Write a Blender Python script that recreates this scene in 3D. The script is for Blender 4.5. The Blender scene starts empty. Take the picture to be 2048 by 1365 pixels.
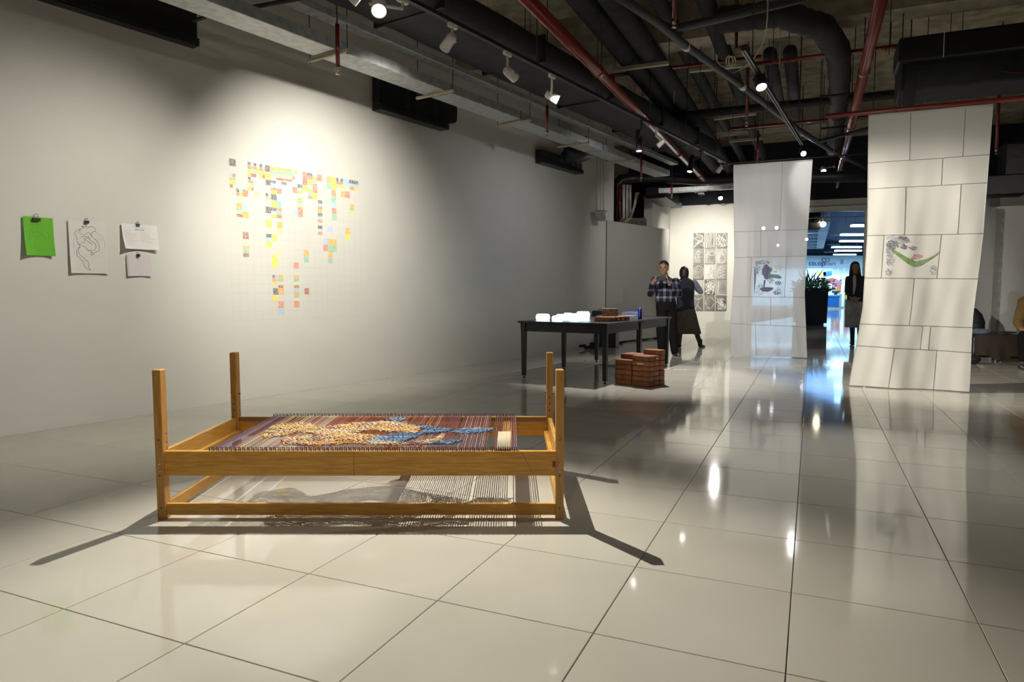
import bpy, bmesh, math, random
from mathutils import Vector as V, Matrix
random.seed(7)
C = bpy.context.scene.collection
PI = math.pi
# ---------------------------------------------------------------- camera
F = 1365.0; CX, CY = 1024.0, 682.5; H = 1.15; HZ = 580.0
PITCH = math.atan((CY-HZ)/F)
cam = bpy.data.cameras.new('camera'); cam.lens = 24.0; cam.sensor_width = 36.0
cam.clip_start = 0.05; cam.clip_end = 200
co = bpy.data.objects.new('camera', cam); C.objects.link(co)
co.location = (0, 0, H); co.rotation_euler = (PI/2-PITCH, 0, 0)
sc = bpy.context.scene; sc.camera = co
# ---------------------------------------------------------------- world, exposure
wd = bpy.data.worlds.new('world'); sc.world = wd; wd.use_nodes = True
wd.node_tree.nodes['Background'].inputs[0].default_value = (0.6, 0.7, 0.9, 1)
wd.node_tree.nodes['Background'].inputs[1].default_value = 0.03
sc.view_settings.view_transform = 'Standard'; sc.view_settings.look = 'None'
sc.view_settings.gamma = 1.0; sc.view_settings.use_curve_mapping = False
sc.view_settings.exposure = 0.0
# lamp powers (W) and colours, used by the spotlight builders further down
WARM = (1.0, 0.95, 0.83); NEUT = (1.0, 0.97, 0.91); COOL = (0.20, 0.50, 1.0)
PW = dict(mural=54, loom=108, papers=25, table=62, banner_left=120, banner_right=145, prints=46, front=24, off=21, far=12, wallwash=4.5, partition=7)

# ---------------------------------------------------------------- survey helpers: sight lines met with real planes
def ray(x, y):
    d = ((x-CX), F, -(y-CY)); c, s = math.cos(PITCH), math.sin(PITCH)
    return V((d[0], d[1]*c+d[2]*s, -d[1]*s+d[2]*c))
O = V((0, 0, H))
def gz(x, y, z=0.0):
    r = ray(x, y); return O + r*((z-H)/r.z)
def gy(x, y, Y):
    r = ray(x, y); return O + r*(Y/r.y)
def gp(x, y, p0, nrm):
    r = ray(x, y); p0 = V((p0[0], p0[1], 0)); t = (p0.x*nrm.x+p0.y*nrm.y)/(r.x*nrm.x+r.y*nrm.y); return O+r*t
def proj(p):
    v = V(p)-O; c, s = math.cos(PITCH), math.sin(PITCH)
    f = v.y*c-v.z*s; u = v.y*s+v.z*c
    return (CX+F*v.x/f, CY-F*u/f, f)
A1 = math.radians(23.7); U = V((math.sin(A1), math.cos(A1), 0)); W = V((math.cos(A1), -math.sin(A1), 0))   # building grid
A2 = math.atan2(5.381, 8.027); WL = V((math.sin(A2), math.cos(A2), 0)); WN = V((math.cos(A2), -math.sin(A2), 0))  # left wall
W0 = V((-4.003, 5.265, 0))
def gw(x, y, off=0.0): return gp(x, y, W0+WN*off, WN)
def wall(s, z, off=0.0): return W0+WL*s+WN*off+V((0, 0, z))
def ws(p): return (p-W0).dot(WL)
Z3 = V((0, 0, 1))

# ---------------------------------------------------------------- materials
MATS = {}
def mat(name, col, rough=0.6, metal=0.0, emit=None, es=0.0, spec=0.5, noise=None, bump=None, coat=0, trans=0, alpha=1, col2=None, nscale=(1, 1, 1), thr=None):
    if name in MATS: return MATS[name]
    m = bpy.data.materials.new(name); m.use_nodes = True; nt = m.node_tree; b = nt.nodes['Principled BSDF']
    b.inputs['Base Color'].default_value = (*col, 1); b.inputs['Roughness'].default_value = rough
    b.inputs['Metallic'].default_value = metal; b.inputs['Specular IOR Level'].default_value = spec
    if coat: b.inputs['Coat Weight'].default_value = coat; b.inputs['Coat Roughness'].default_value = 0.05
    if trans: b.inputs['Transmission Weight'].default_value = trans
    if alpha < 1: b.inputs['Alpha'].default_value = alpha
    if emit: b.inputs['Emission Color'].default_value = (*emit, 1); b.inputs['Emission Strength'].default_value = es
    if noise or bump:
        tc = nt.nodes.new('ShaderNodeTexCoord'); mp = nt.nodes.new('ShaderNodeMapping'); mp.inputs['Scale'].default_value = nscale
        nt.links.new(tc.outputs['Object'], mp.inputs[0])
        n = nt.nodes.new('ShaderNodeTexNoise'); n.inputs['Scale'].default_value = noise or 20; n.inputs['Detail'].default_value = 6
        nt.links.new(mp.outputs[0], n.inputs['Vector'])
        if col2:
            r = nt.nodes.new('ShaderNodeValToRGB'); r.color_ramp.elements[0].color = (*col, 1); r.color_ramp.elements[1].color = (*col2, 1)
            lo, hi = thr or (0.35, 0.65); r.color_ramp.elements[0].position = lo; r.color_ramp.elements[1].position = hi
            nt.links.new(n.outputs[0], r.inputs[0]); nt.links.new(r.outputs[0], b.inputs['Base Color'])
        if bump:
            bp = nt.nodes.new('ShaderNodeBump'); bp.inputs['Strength'].default_value = bump; bp.inputs['Distance'].default_value = 0.01
            nt.links.new(n.outputs[0], bp.inputs['Height']); nt.links.new(bp.outputs[0], b.inputs['Normal'])
    MATS[name] = m; return m
def rgb(r, g, b):
    f = lambda c: ((c/255+0.055)/1.055)**2.4 if c > 10 else c/255/12.92
    return (f(r), f(g), f(b))
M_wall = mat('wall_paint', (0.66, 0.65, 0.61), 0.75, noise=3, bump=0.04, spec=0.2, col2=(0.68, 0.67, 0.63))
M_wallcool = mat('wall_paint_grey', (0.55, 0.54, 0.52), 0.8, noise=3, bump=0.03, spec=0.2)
M_conc = mat('rough_concrete', (0.30, 0.265, 0.19), 0.95, noise=5, bump=0.5, col2=(0.50, 0.45, 0.34), spec=0.1)
M_beam = mat('concrete_beam', (0.26, 0.23, 0.18), 0.95, noise=4, bump=0.4, col2=(0.42, 0.39, 0.31), spec=0.1)
M_wood = mat('loom_wood', (0.52, 0.24, 0.028), 0.42, noise=9, bump=0.05, col2=(0.70, 0.36, 0.05), nscale=(1, 8, 14), coat=0.15)
M_wood_v = mat('post_wood', (0.44, 0.21, 0.045), 0.45, noise=9, bump=0.05, col2=(0.60, 0.31, 0.075), nscale=(14, 14, 1), coat=0.15)
M_wood_s = mat('side_wood', (0.42, 0.21, 0.03), 0.42, noise=9, bump=0.05, col2=(0.60, 0.33, 0.06), nscale=(8, 1, 14), coat=0.15)
M_steel = mat('steel', (0.6, 0.6, 0.62), 0.3, metal=1)
M_galv = mat('galvanised_steel', (0.36, 0.38, 0.39), 0.45, metal=0.6, noise=14, col2=(0.52, 0.54, 0.53))
M_black = mat('black_wrap', (0.012, 0.012, 0.014), 0.42, noise=9, bump=0.5)
M_blackmat = mat('black_matt', (0.015, 0.015, 0.017), 0.6)
M_duct = mat('dark_insulation', (0.020, 0.021, 0.026), 0.75, noise=5, bump=0.8, col2=(0.033, 0.034, 0.040))
M_red = mat('red_pipe_paint', (0.20, 0.012, 0.010), 0.22, spec=0.6, coat=0.4)
M_white = mat('white_plastic', (0.72, 0.70, 0.66), 0.4)
M_cream = mat('cream_metal', (0.42, 0.38, 0.27), 0.6)
M_brass = mat('brass', (0.6, 0.5, 0.35), 0.25, metal=1)
M_table = mat('black_table', (0.010, 0.011, 0.014), 0.35, noise=12, bump=0.05, col2=(0.018, 0.019, 0.024), spec=.3)
M_brick = mat('terracotta', (0.20, 0.060, 0.014), 0.5, noise=30, bump=0.2, col2=(0.31, 0.10, 0.024))
nt_ = M_brick.node_tree; oi = nt_.nodes.new('ShaderNodeObjectInfo'); hs = nt_.nodes.new('ShaderNodeHueSaturation'); mr = nt_.nodes.new('ShaderNodeMapRange'); mr.inputs[3].default_value = 0.7; mr.inputs[4].default_value = 1.3
nt_.links.new(oi.outputs['Random'], mr.inputs[0]); nt_.links.new(mr.outputs[0], hs.inputs['Value']); lk = [l for l in nt_.links if l.to_socket.name == 'Base Color'][0]; src = lk.from_socket; nt_.links.new(src, hs.inputs['Color']); nt_.links.new(hs.outputs[0], nt_.nodes['Principled BSDF'].inputs['Base Color'])
M_oldbrick = mat('weathered_brick', (0.10, 0.06, 0.04), 0.8, noise=40, bump=0.6, col2=(0.3, 0.2, 0.12))
M_paper = mat('paper', (0.70, 0.69, 0.66), 0.8, spec=0.2)
M_paperw = mat('paper_white', (0.82, 0.80, 0.80), 0.8, spec=0.2)
M_green = mat('green_paper', (0.16, 0.50, 0.045), 0.8, spec=0.2)
M_ink = mat('ink', (0.03, 0.03, 0.035), 0.8)
M_pencil = mat('pencil', (0.42, 0.41, 0.38), 0.9)
M_skin = mat('skin', (0.27, 0.145, 0.088), 0.5)
M_hair = mat('black_hair', (0.008, 0.007, 0.007), 0.5)
def lensmat(n, c, s): return mat(n, (0.9, 0.9, 0.9), 0.3, emit=c, es=s)

# ---------------------------------------------------------------- mesh builder
class MB:
    def __init__(s): s.v = []; s.f = []; s.smooth = []
    def add(s, vs, fs, sm=False):
        n = len(s.v); s.v += [V(p) for p in vs]; s.f += [tuple(i+n for i in f) for f in fs]; s.smooth += [sm]*len(fs); return s
    def obox(s, c, ax, ay, az):           # centre and half vectors
        c = V(c); P = []
        for k in (-1, 1):
            for j in (-1, 1):
                for i in (-1, 1): P.append(c+ax*i+ay*j+az*k)
        return s.add(P, [(0, 2, 3, 1), (4, 5, 7, 6), (0, 1, 5, 4), (2, 6, 7, 3), (0, 4, 6, 2), (1, 3, 7, 5)])
    def box(s, lo, hi):
        lo, hi = V(lo), V(hi); c = (lo+hi)/2; d = (hi-lo)/2
        return s.obox(c, V((d.x, 0, 0)), V((0, d.y, 0)), V((0, 0, d.z)))
    def bbox(s, c, ax, ay, az, b=0.003):    # box with chamfered long edges (all edges)
        c = V(c); L = [ax.length, ay.length, az.length]; N = [ax.normalized(), ay.normalized(), az.normalized()]
        P = []; idx = {}
        for k in (-1, 1):
            for j in (-1, 1):
                for i in (-1, 1):
                    for a in range(3):
                        q = [L[0], L[1], L[2]]
                        for t in range(3):
                            if t != a: q[t] -= b
                        idx[(i, j, k, a)] = len(P); P.append(c+N[0]*i*q[0]+N[1]*j*q[1]+N[2]*k*q[2])
        fs = []
        for a in range(3):
            for sg in (-1, 1):
                o = [t for t in range(3) if t != a]; r = []
                for p, q in ((-1, -1), (1, -1), (1, 1), (-1, 1)):
                    k = [0, 0, 0]; k[a] = sg; k[o[0]] = p; k[o[1]] = q; r.append(idx[(*k, a)])
                if (sg > 0) == (a == 1): r.reverse()
                fs.append(tuple(r))
        for a in range(3):                 # edges along axis a
            o = [t for t in range(3) if t != a]
            for p in (-1, 1):
                for q in (-1, 1):
                    r = []
                    for e, w in ((-1, 0), (1, 0), (1, 1), (-1, 1)):
                        k = [0, 0, 0]; k[a] = e; k[o[0]] = p; k[o[1]] = q; r.append(idx[(*k, o[w])])
                    fs.append(tuple(r))
        for i in (-1, 1):
            for j in (-1, 1):
                for k in (-1, 1): fs.append(tuple(idx[(i, j, k, a)] for a in range(3)))
        return s.add(P, fs)
    def tube(s, pts, r, n=8, cap=True, sm=True):
        pts = [V(p) for p in pts]; m = len(pts); rr = r if isinstance(r, (list, tuple)) else [r]*m
        base = len(s.v); ref = None; vs = []
        for i, p in enumerate(pts):
            d = (pts[min(i+1, m-1)]-pts[max(i-1, 0)])
            d = d.normalized() if d.length > 1e-9 else V((0, 0, 1))
            if ref is None: ref = V((0, 0, 1)) if abs(d.z) < 0.9 else V((1, 0, 0))
            a = (ref-d*ref.dot(d)).normalized(); b = d.cross(a); ref = a
            vs += [p+(a*math.cos(2*PI*k/n)+b*math.sin(2*PI*k/n))*rr[i] for k in range(n)]
        fs = [(i*n+k, i*n+(k+1) % n, (i+1)*n+(k+1) % n, (i+1)*n+k) for i in range(m-1) for k in range(n)]
        if cap: fs += [tuple(range(n))[::-1], tuple((m-1)*n+k for k in range(n))]
        return s.add(vs, fs, sm)
    def loft(s, rings, cap=True, sm=True):   # rings of equal point counts
        n = len(rings[0]); vs = [p for r in rings for p in r]
        fs = [(i*n+k, i*n+(k+1) % n, (i+1)*n+(k+1) % n, (i+1)*n+k) for i in range(len(rings)-1) for k in range(n)]
        if cap: fs += [tuple(range(n))[::-1], tuple((len(rings)-1)*n+k for k in range(n))]
        return s.add(vs, fs, sm)
    def ell(s, c, rx, ry, rz, n=16, m=10, X=V((1, 0, 0)), Y=V((0, 1, 0)), Z=V((0, 0, 1))):
        c = V(c); rings = []
        for i in range(1, m):
            t = PI*i/m
            rings.append([c+X*rx*math.sin(t)*math.cos(2*PI*k/n)+Y*ry*math.sin(t)*math.sin(2*PI*k/n)-Z*rz*math.cos(t) for k in range(n)])
        return s.loft(rings)
    def quad(s, a, b, c, d): return s.add([a, b, c, d], [(0, 1, 2, 3)])
    def ribbon(s, pts, w, nrm):
        pts = [V(p) for p in pts]; m = len(pts); vs = []
        for i, p in enumerate(pts):
            d = pts[min(i+1, m-1)]-pts[max(i-1, 0)]
            t = d.cross(nrm); t = t.normalized()*w/2 if t.length > 1e-9 else V((0, 0, 0)); vs += [p-t, p+t]
        return s.add(vs, [(2*i, 2*i+1, 2*i+3, 2*i+2) for i in range(m-1)])
    def build(s, name, m, parent=None, kind=None):
        me = bpy.data.meshes.new(name); off = V((0, 0, 0))
        if parent is not None:
            q = parent
            while q.parent is not None: q = q.parent
            off = V(q.location)
        me.from_pydata([tuple(p-off) for p in s.v], [], s.f)
        me.polygons.foreach_set('use_smooth', s.smooth); me.materials.append(m); me.update()
        o = bpy.data.objects.new(name, me); C.objects.link(o)
        if parent is not None: o.parent = parent
        if kind: o['kind'] = kind
        return o
def tag(o, label=None, cat=None, group=None, kind=None):
    if label: o['label'] = label
    if cat: o['category'] = cat
    if group: o['group'] = group
    if kind: o['kind'] = kind
    return o
def thing(name, label, cat, loc=(0, 0, 0), group=None):
    o = bpy.data.objects.new(name, None); o.empty_display_size = 0.05; C.objects.link(o); o.location = loc
    return tag(o, label, cat, group)
def struct(name, mb, m, label=None):
    o = mb.build(name, m); o['kind'] = 'structure'
    if label: o['label'] = label
    return o
def obj1(name, mb, m, label, cat, group=None, org=None):
    if org is not None:
        org = V(org); mb.v = [p-org for p in mb.v]
    o = mb.build(name, m)
    if org is not None: o.location = org
    return tag(o, label, cat, group)

# ================================================================ STRUCTURE
# floor: grout bed plus individual tiles
TC = V((0.1185, 2.606, 0)); TS = 0.6
M_grout = mat('grout', (0.12, 0.10, 0.08), 0.8)
def tilemat():
    m = mat('polished_tile', (0.47, 0.445, 0.385), 0.055, noise=1.6, col2=(0.50, 0.475, 0.415), spec=0.62)
    nt = m.node_tree; b = nt.nodes['Principled BSDF']
    n = nt.nodes.new('ShaderNodeTexNoise'); n.inputs['Scale'].default_value = 7; g = nt.nodes.new('ShaderNodeNewGeometry')
    nt.links.new(g.outputs['Position'], n.inputs['Vector'])
    r = nt.nodes.new('ShaderNodeMapRange'); r.inputs[3].default_value = 0.04; r.inputs[4].default_value = 0.085
    nt.links.new(n.outputs[0], r.inputs[0]); nt.links.new(r.outputs[0], b.inputs['Roughness'])
    nt.nodes['Mapping'].inputs['Scale'].default_value = (1, 1, 1)
    return m
M_tile = tilemat()
fb = MB(); fb.box((-16, -7, -0.15), (40, 62, -0.012))
floor = struct('floor', fb, M_grout, 'polished beige tile floor')
def clip(poly, n, d):              # keep n.p >= d
    out = []
    for i in range(len(poly)):
        a, b = poly[i], poly[(i+1) % len(poly)]; da, db = a.dot(n)-d, b.dot(n)-d
        if da >= 0: out.append(a)
        if da*db < 0: out.append(a+(b-a)*(da/(da-db)))
    return out
def tile_mesh(poly, c):
    g = 0.0016; P = []
    cen = sum(poly, V((0, 0, 0)))/len(poly)
    top = []; rim = []; bot = []
    for p in poly:
        d = (cen-p); d.normalize(); q = p+d*g*1.41; top.append(q+d*0.0022); rim.append(q-V((0, 0, 0.0016))); bot.append(q-V((0, 0, 0.011)))
    n = len(poly); vs = [p-c for p in top+rim+bot]
    fs = [tuple(range(n))]
    for k in range(n):
        j = (k+1) % n; fs += [(k, n+k, n+j, j), (n+k, 2*n+k, 2*n+j, n+j)]
    return vs, fs
tiles = []
for i in range(-14, 82):
    for j in range(-30, 50):
        c = TC+U*(TS*i)+W*(TS*j); s = (c-W0).dot(WN)
        if s < -0.45: continue
        if c.y < -4.5 or c.y > 50 or c.x > 34: continue
        if i > 27 and not (c.x > 0.30*c.y and c.x < 0.62*c.y+2): continue   # beyond the end wall only the mall passage
        p = [c-U*.3-W*.3, c-U*.3+W*.3, c+U*.3+W*.3, c+U*.3-W*.3]
        cut = s < 0.45
        if cut:
            p = clip(p, WN, W0.dot(WN)+0.001)
            if len(p) < 3: continue
        px = proj(c); vis = px[2] > 0.3 and -180 < px[0] < 2230 and px[1] < 1620 and i <= 27
        tiles.append((c.length if vis else 999, i, j, c, p, cut))
tiles.sort(key=lambda t: t[0])
std = None; rest = MB()
def addmesh(vs, fs, nm='tile'):
    me = bpy.data.meshes.new(nm); me.from_pydata([tuple(v) for v in vs], [], fs); me.materials.append(M_tile); return me
rt = random.Random(3)
for k, (d, i, j, c, p, cut) in enumerate(tiles):
    vs, fs = tile_mesh(p, c)
    if k < 300 and d < 999:
        if cut: me = addmesh(vs, fs)
        else:
            if std is None: std = addmesh(vs, fs)
            me = std
        o = bpy.data.objects.new('tile', me); C.objects.link(o); o.parent = floor; o.location = c
        o.rotation_euler = (rt.uniform(-1, 1)*0.0006, rt.uniform(-1, 1)*0.0006, 0)
    else: rest.add([v+c for v in vs], fs)
rest.build('floor_tiles', M_tile, floor, kind='stuff')

def slab(a, b, z0, z1, th, side=1):      # vertical wall between plan points a, b, thickness to the left of a->b times side
    a = V((a[0], a[1], 0)); b = V((b[0], b[1], 0)); d = (b-a).normalized(); n = V((-d.y, d.x, 0))*side
    m = MB(); c = (a+b)/2+n*th/2+V((0, 0, (z0+z1)/2)); m.obox(c, (b-a)/2, n*th/2, V((0, 0, (z1-z0)/2))); return m
CEIL = 4.75
# left wall, ends at the service shaft
wl_end = W0+WL*9.95
struct('wall_left', slab(W0-WL*9.5, wl_end, 0, CEIL, 0.25, 1), M_wall, 'long white wall with taped papers and coloured grid drawing')
# wall with the prints plus doorway
P0 = V((4.1, 17.85, 0))
def dw(px): # point on the end wall under picture column px
    return gp(px, 600, P0, U)
dL, dR = dw(1500), dw(1727)
struct('wall_back', slab(P0, V((dL.x, dL.y, 0)), 0, 3.3, 0.2, 1), M_wall, 'end wall carrying the black and white prints')
far_side = P0-U*2.15
struct('wall_alcove', slab(far_side, P0+U*0.2, 0, 3.3, 0.2, 1), M_wall)
hd = MB(); a, b = V((dL.x, dL.y, 0)), V((dR.x, dR.y, 0)); d = (b-a)
hd.obox((a+b)/2+U*0.1+Z3*3.215-W*0.05, d/2+W*0.25, U*0.1, Z3*0.07)
struct('door_1', hd, mat('door_header_paint', (0.42, 0.40, 0.34), 0.7))
hd2 = MB(); hd2.obox((a+b)/2+U*0.05+Z3*3.06, d/2, U*0.06, Z3*0.055)
hd2.obox(b+W*0.02+U*0.07+Z3*1.53, W*0.06, U*0.07, Z3*1.53)
hd2.obox(a-W*0.02+U*0.07+Z3*1.53, W*0.06, U*0.07, Z3*1.53)
struct('trim_1', hd2, mat('door_frame_paint', (0.60, 0.57, 0.50), 0.6))
gl = MB(); gl.tube([a+Z3*2.86+U*0.05, b+Z3*2.86+U*0.05], 0.008, 6); struct('trim_2', gl, M_steel)
cR = V((8.12, 11.57, 0))                     # corner of the low partition at the right
endR = V((dR.x, dR.y, 0))+W*0.1
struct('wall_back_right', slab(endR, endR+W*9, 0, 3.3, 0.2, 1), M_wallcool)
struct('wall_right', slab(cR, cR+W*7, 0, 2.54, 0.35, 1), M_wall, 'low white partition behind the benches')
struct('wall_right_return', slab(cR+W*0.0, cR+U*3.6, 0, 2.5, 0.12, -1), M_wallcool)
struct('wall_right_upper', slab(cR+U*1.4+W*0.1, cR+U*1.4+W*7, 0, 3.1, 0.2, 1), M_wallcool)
# room shell behind the camera and to the right
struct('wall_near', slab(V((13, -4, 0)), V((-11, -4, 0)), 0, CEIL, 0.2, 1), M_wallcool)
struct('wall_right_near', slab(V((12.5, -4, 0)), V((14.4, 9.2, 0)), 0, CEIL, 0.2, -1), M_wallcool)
# service shaft between the wall end and the alcove
sh = MB(); q0 = wl_end-WN*0.25; sback = wl_end-WN*1.1
struct('wall_shaft_near', slab(wl_end-WN*0.05, wl_end-WN*0.05+WL*1.15, 0, CEIL, 0.1, 1), M_wall)
struct('wall_shaft', slab(sback-WL*0.5, sback+WL*4.2, 0, CEIL, 0.15, 1), mat('raw_cement', (0.30, 0.29, 0.25), 0.9, noise=6, bump=0.3, col2=(0.2, 0.19, 0.165)))
# ceiling slab and beams
cb = MB(); cb.box((-16, -5, CEIL), (30, 20.5, CEIL+0.2)); ceiling = struct('ceiling', cb, M_conc, 'bare concrete soffit')
for t, (px, py) in enumerate([(1490, 62), (1620, 250), (1560, 330)]):
    p = gz(px, py, 4.25); m = MB(); c = V((p.x, p.y, 0))+W*1.0+U*0.2+Z3*4.5
    m.obox(c, W*9, U*0.2, Z3*0.25); struct('trim_%d' % (t+3), m, M_beam)
for k in range(3):
    m = MB(); c = V((0, 0, 0))+U*(-2.5+4.2*k)+W*(0.5)+Z3*4.62; m.obox(c, W*8, U*0.14, Z3*0.13)
    struct('trim_%d' % (k+6), m, M_beam)
# drop lintel band above end wall, dark void above it
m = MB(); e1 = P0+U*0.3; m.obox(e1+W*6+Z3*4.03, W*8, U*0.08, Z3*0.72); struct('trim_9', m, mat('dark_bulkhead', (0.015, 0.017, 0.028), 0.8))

# ---------------------------------------------------------------- the mall beyond the doorway
mall = MB(); mall.box((4, 19.5, 4.3), (44, 48, 4.5)); struct('ceiling_mall', mall, mat('mall_ceiling', (0.02, 0.04, 0.12), 0.7))
SY = 44.5
sp0 = gy(1490, 512, SY); sp1 = gy(1790, 512, SY)
m = MB(); m.box((sp0.x, SY, 2.55), (sp1.x, SY+0.3, 3.36)); struct('wall_shop_fascia', m, mat('shop_fascia', (0.75, 0.85, 0.88), 0.5), 'pale shop fascia across the mall')
m = MB(); m.box((sp0.x, SY+0.1, 3.36), (sp1.x, SY+0.4, 4.4)); struct('wall_shop_upper', m, mat('mall_dark', (0.02, 0.03, 0.07), 0.7))
m = MB(); m.box((sp0.x-1, SY+5, 0), (sp1.x+1, SY+5.2, 3.2)); struct('wall_shop_back', m, mat('shop_back', (0.7, 0.8, 0.85), 0.6))
m = MB(); m.box((sp0.x-1, SY+0.2, 2.9), (sp1.x+1, SY+5.2, 3.0)); struct('ceiling_shop', m, M_wallcool)
struct('wall_mall_left', slab(P0+U*1.8-W*0.5, V((11.5, 44.5, 0)), 0, 4.4, 0.2, 1), mat('mall_wall', (0.45, 0.5, 0.55), 0.6))
struct('wall_mall_right', slab(V((16, 17, 0)), V((28, 45, 0)), 0, 4.4, 0.2, -1), mat('mall_wall', (0.45, 0.5, 0.55), 0.6))

# ================================================================ LAMPS
SPOTS = []
def aimed(lens, aim): return (V(aim)-V(lens)).normalized()
def spotlight(label, lens, aim, mount, style='white', power=0, col=NEUT, cone=60, blend=0.5, es=40, L=0.15, r=0.045, radius=0.03, hang=False):
    lens = V(lens); mount = V(mount); d = aimed(lens, aim)
    t = thing('spotlight', label, 'spotlight', mount, 'track spotlights on the ceiling')
    bm_ = M_white if style == 'white' else M_blackmat
    if hang: a = MB(); a.tube([mount, V((mount.x, mount.y, CEIL))], .008, 6); a.build('stem', M_blackmat, t)
    a = MB(); a.bbox(mount, WL*0.055, WN*0.018, Z3*0.018, 0.004); a.build('track_adapter', bm_, t)
    ref = V((0, 0, 1)) if abs(d.z) < 0.95 else V((1, 0, 0)); x = d.cross(ref).normalized(); y = d.cross(x)
    piv = lens-d*L*0.6
    a = MB(); side = x*(r+0.012); a.tube([mount-Z3*0.015, V((mount.x, mount.y, max(piv.z+0.06, mount.z-0.12))), piv+side*1.0], 0.012, 8); a.build('arm', bm_, t)
    prof = [(0, r*0.55), (0.01, r*0.8), (0.03, r*0.95), (L*0.55, r), (L, r*1.08), (L+0.004, r*1.08), (L+0.002, r*0.93), (L-0.018, r*0.9)]
    a = MB(); rings = [[lens-d*(L-s_)+ (x*math.cos(2*PI*k/16)+y*math.sin(2*PI*k/16))*rr for k in range(16)] for s_, rr in prof]
    a.loft(rings, cap=False); a.add(rings[0], [tuple(range(16))]); h = a.build('housing', bm_, t)
    if style == 'black':
        a = MB(); a.loft([[lens-d*(0.02-q)+(x*math.cos(2*PI*k/16)+y*math.sin(2*PI*k/16))*r*1.10 for k in range(16)] for q in (0, 0.015)], cap=False)
        a.build('trim_ring', mat('violet_ring', (0.10, 0.02, 0.14), 0.3), h)
    a = MB(); cen = lens-d*0.012; rim = [cen+(x*math.cos(2*PI*k/16)+y*math.sin(2*PI*k/16))*r*0.88 for k in range(16)]
    a.add(rim, [tuple(range(16))]); a.build('lens', lensmat('lens_%d' % int(es), (1, 0.96, 0.9), es) if es > 0 else mat('lens_off', (0.3, 0.3, 0.3), 0.1), t)
    if power > 0:
        l = bpy.data.lights.new('bulb', 'SPOT'); l.energy = power*10; l.color = col; l.spot_size = math.radians(cone); l.spot_blend = blend; l.shadow_soft_size = radius
        o = bpy.data.objects.new('bulb', l); C.objects.link(o); o.parent = t
        o.location = lens+d*0.008-mount; o.rotation_euler = d.to_track_quat('-Z', 'Y').to_euler()
    return t
TZ = 3.42
def trk(px, py, z=TZ): return gz(px, py, z)
TA, TB = W0+WN*2.49+WL*0.2, W0+WN*2.53+WL*10.5
def tp(px):        # point on the left track under picture column px
    lo, hi = 0.0, 1.0
    for _ in range(40):
        mid = (lo+hi)/2; p = TA.lerp(TB, mid)+Z3*TZ
        if proj(p)[0] < px: lo = mid
        else: hi = mid
    return TA.lerp(TB, lo)+Z3*(TZ-0.03)
t = thing('lighting_track', 'long black lighting track running parallel to the left wall', 'lighting track', TA+Z3*TZ)
m = MB(); m.obox((TA+TB)/2+Z3*(TZ+0.005), (TB-TA)/2, WN*0.018, Z3*0.016); m.build('rail', M_blackmat, t)
m = MB(); 
for o_ in (-0.012, 0.012): m.obox((TA+TB)/2+WN*o_+Z3*(TZ-0.012), (TB-TA)/2, WN*0.0018, Z3*0.003)
m.build('conductor', M_steel, t)
for k in range(7):
    q = TA.lerp(TB, 0.08+k*0.14)+Z3*TZ; m = MB(); m.tube([q+Z3*0.02, V((q.x, q.y, CEIL))], 0.005, 6); m.build('hanger', M_blackmat, t)
mural_c = gw(640, 475)
def pw0(px, py): return gp(px, py, P0, U)
spotlight('white spotlight half cut by the top edge, aimed at the papers on the wall', gz(702, 2, 3.2), gw(150, 640), tp(715), power=PW['papers'], col=WARM, cone=88, blend=1.0, es=12)
L1 = V((-0.98, 5.197, 3.2))
spotlight('brightest white spotlight, glaring over the wooden loom', L1, (-0.5, 2.6, 0), tp(805), power=PW['loom'], col=WARM, cone=64, blend=0.85, es=120, radius=0.009, r=0.055)
spotlight('glowing white spotlight second along the left track, aimed at the coloured grid', gz(889, 97, 3.2), mural_c, tp(905), power=PW['mural'], col=WARM, cone=84, blend=1.0, es=60)
spotlight('white spotlight turned away from view, between the glowing one and the tilted one', gz(1030, 156, 3.18), (4.4, 11.7, 1.1), tp(1015), power=PW['banner_left'], col=NEUT, cone=44, es=20)
spotlight('white spotlight with pinkish lens tilted towards the right banner', gz(1116, 200, 3.18), (4.65, 7.8, 1.15), tp(1104), power=PW['banner_right'], col=WARM, cone=46, blend=0.7, es=30)
spotlight('black cylinder spotlight pointing straight down over the black table', gy(1278, 303, 9.5), (1.75, 9.0, 0), tp(1283)+Z3*0.03, 'black', power=PW['table'], col=NEUT, cone=66, es=30, L=0.3)
spotlight('small black and white spotlight beside the red pipe above the black table', gy(1316, 292, 9.9), gw(1020, 560), tp(1312), 'white', power=PW['wallwash'], col=(.95,.96,1), cone=120, blend=1, es=0, L=0.12, r=0.035)
spotlight('black cylinder spotlight tilted left, just before the far end of the track', gy(1379, 344, 11.4), (2.2, 10.5, 0), tp(1402), 'black', power=PW['far'], col=NEUT, cone=60, es=30, L=0.3)
spotlight('white spotlight at the far end of the left track, aimed at the partition', gy(1436, 343, 12.3), (2.8, 15.2, 1.4), tp(1440), 'white', power=PW['partition'], cone=100, blend=1, es=0, L=0.12, r=0.04)
spotlight('small added spotlight hidden behind the grey trunking, lighting the prints', gy(1392, 384, 15.2), pw0(1420, 545), gy(1392, 377, 15.2)+Z3*.1, 'white', power=PW['prints'], col=WARM, cone=92, blend=1.0, es=10, L=0.1, r=0.035, hang=True)  # added lamp, kept out of sight, to brighten the prints wall
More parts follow.
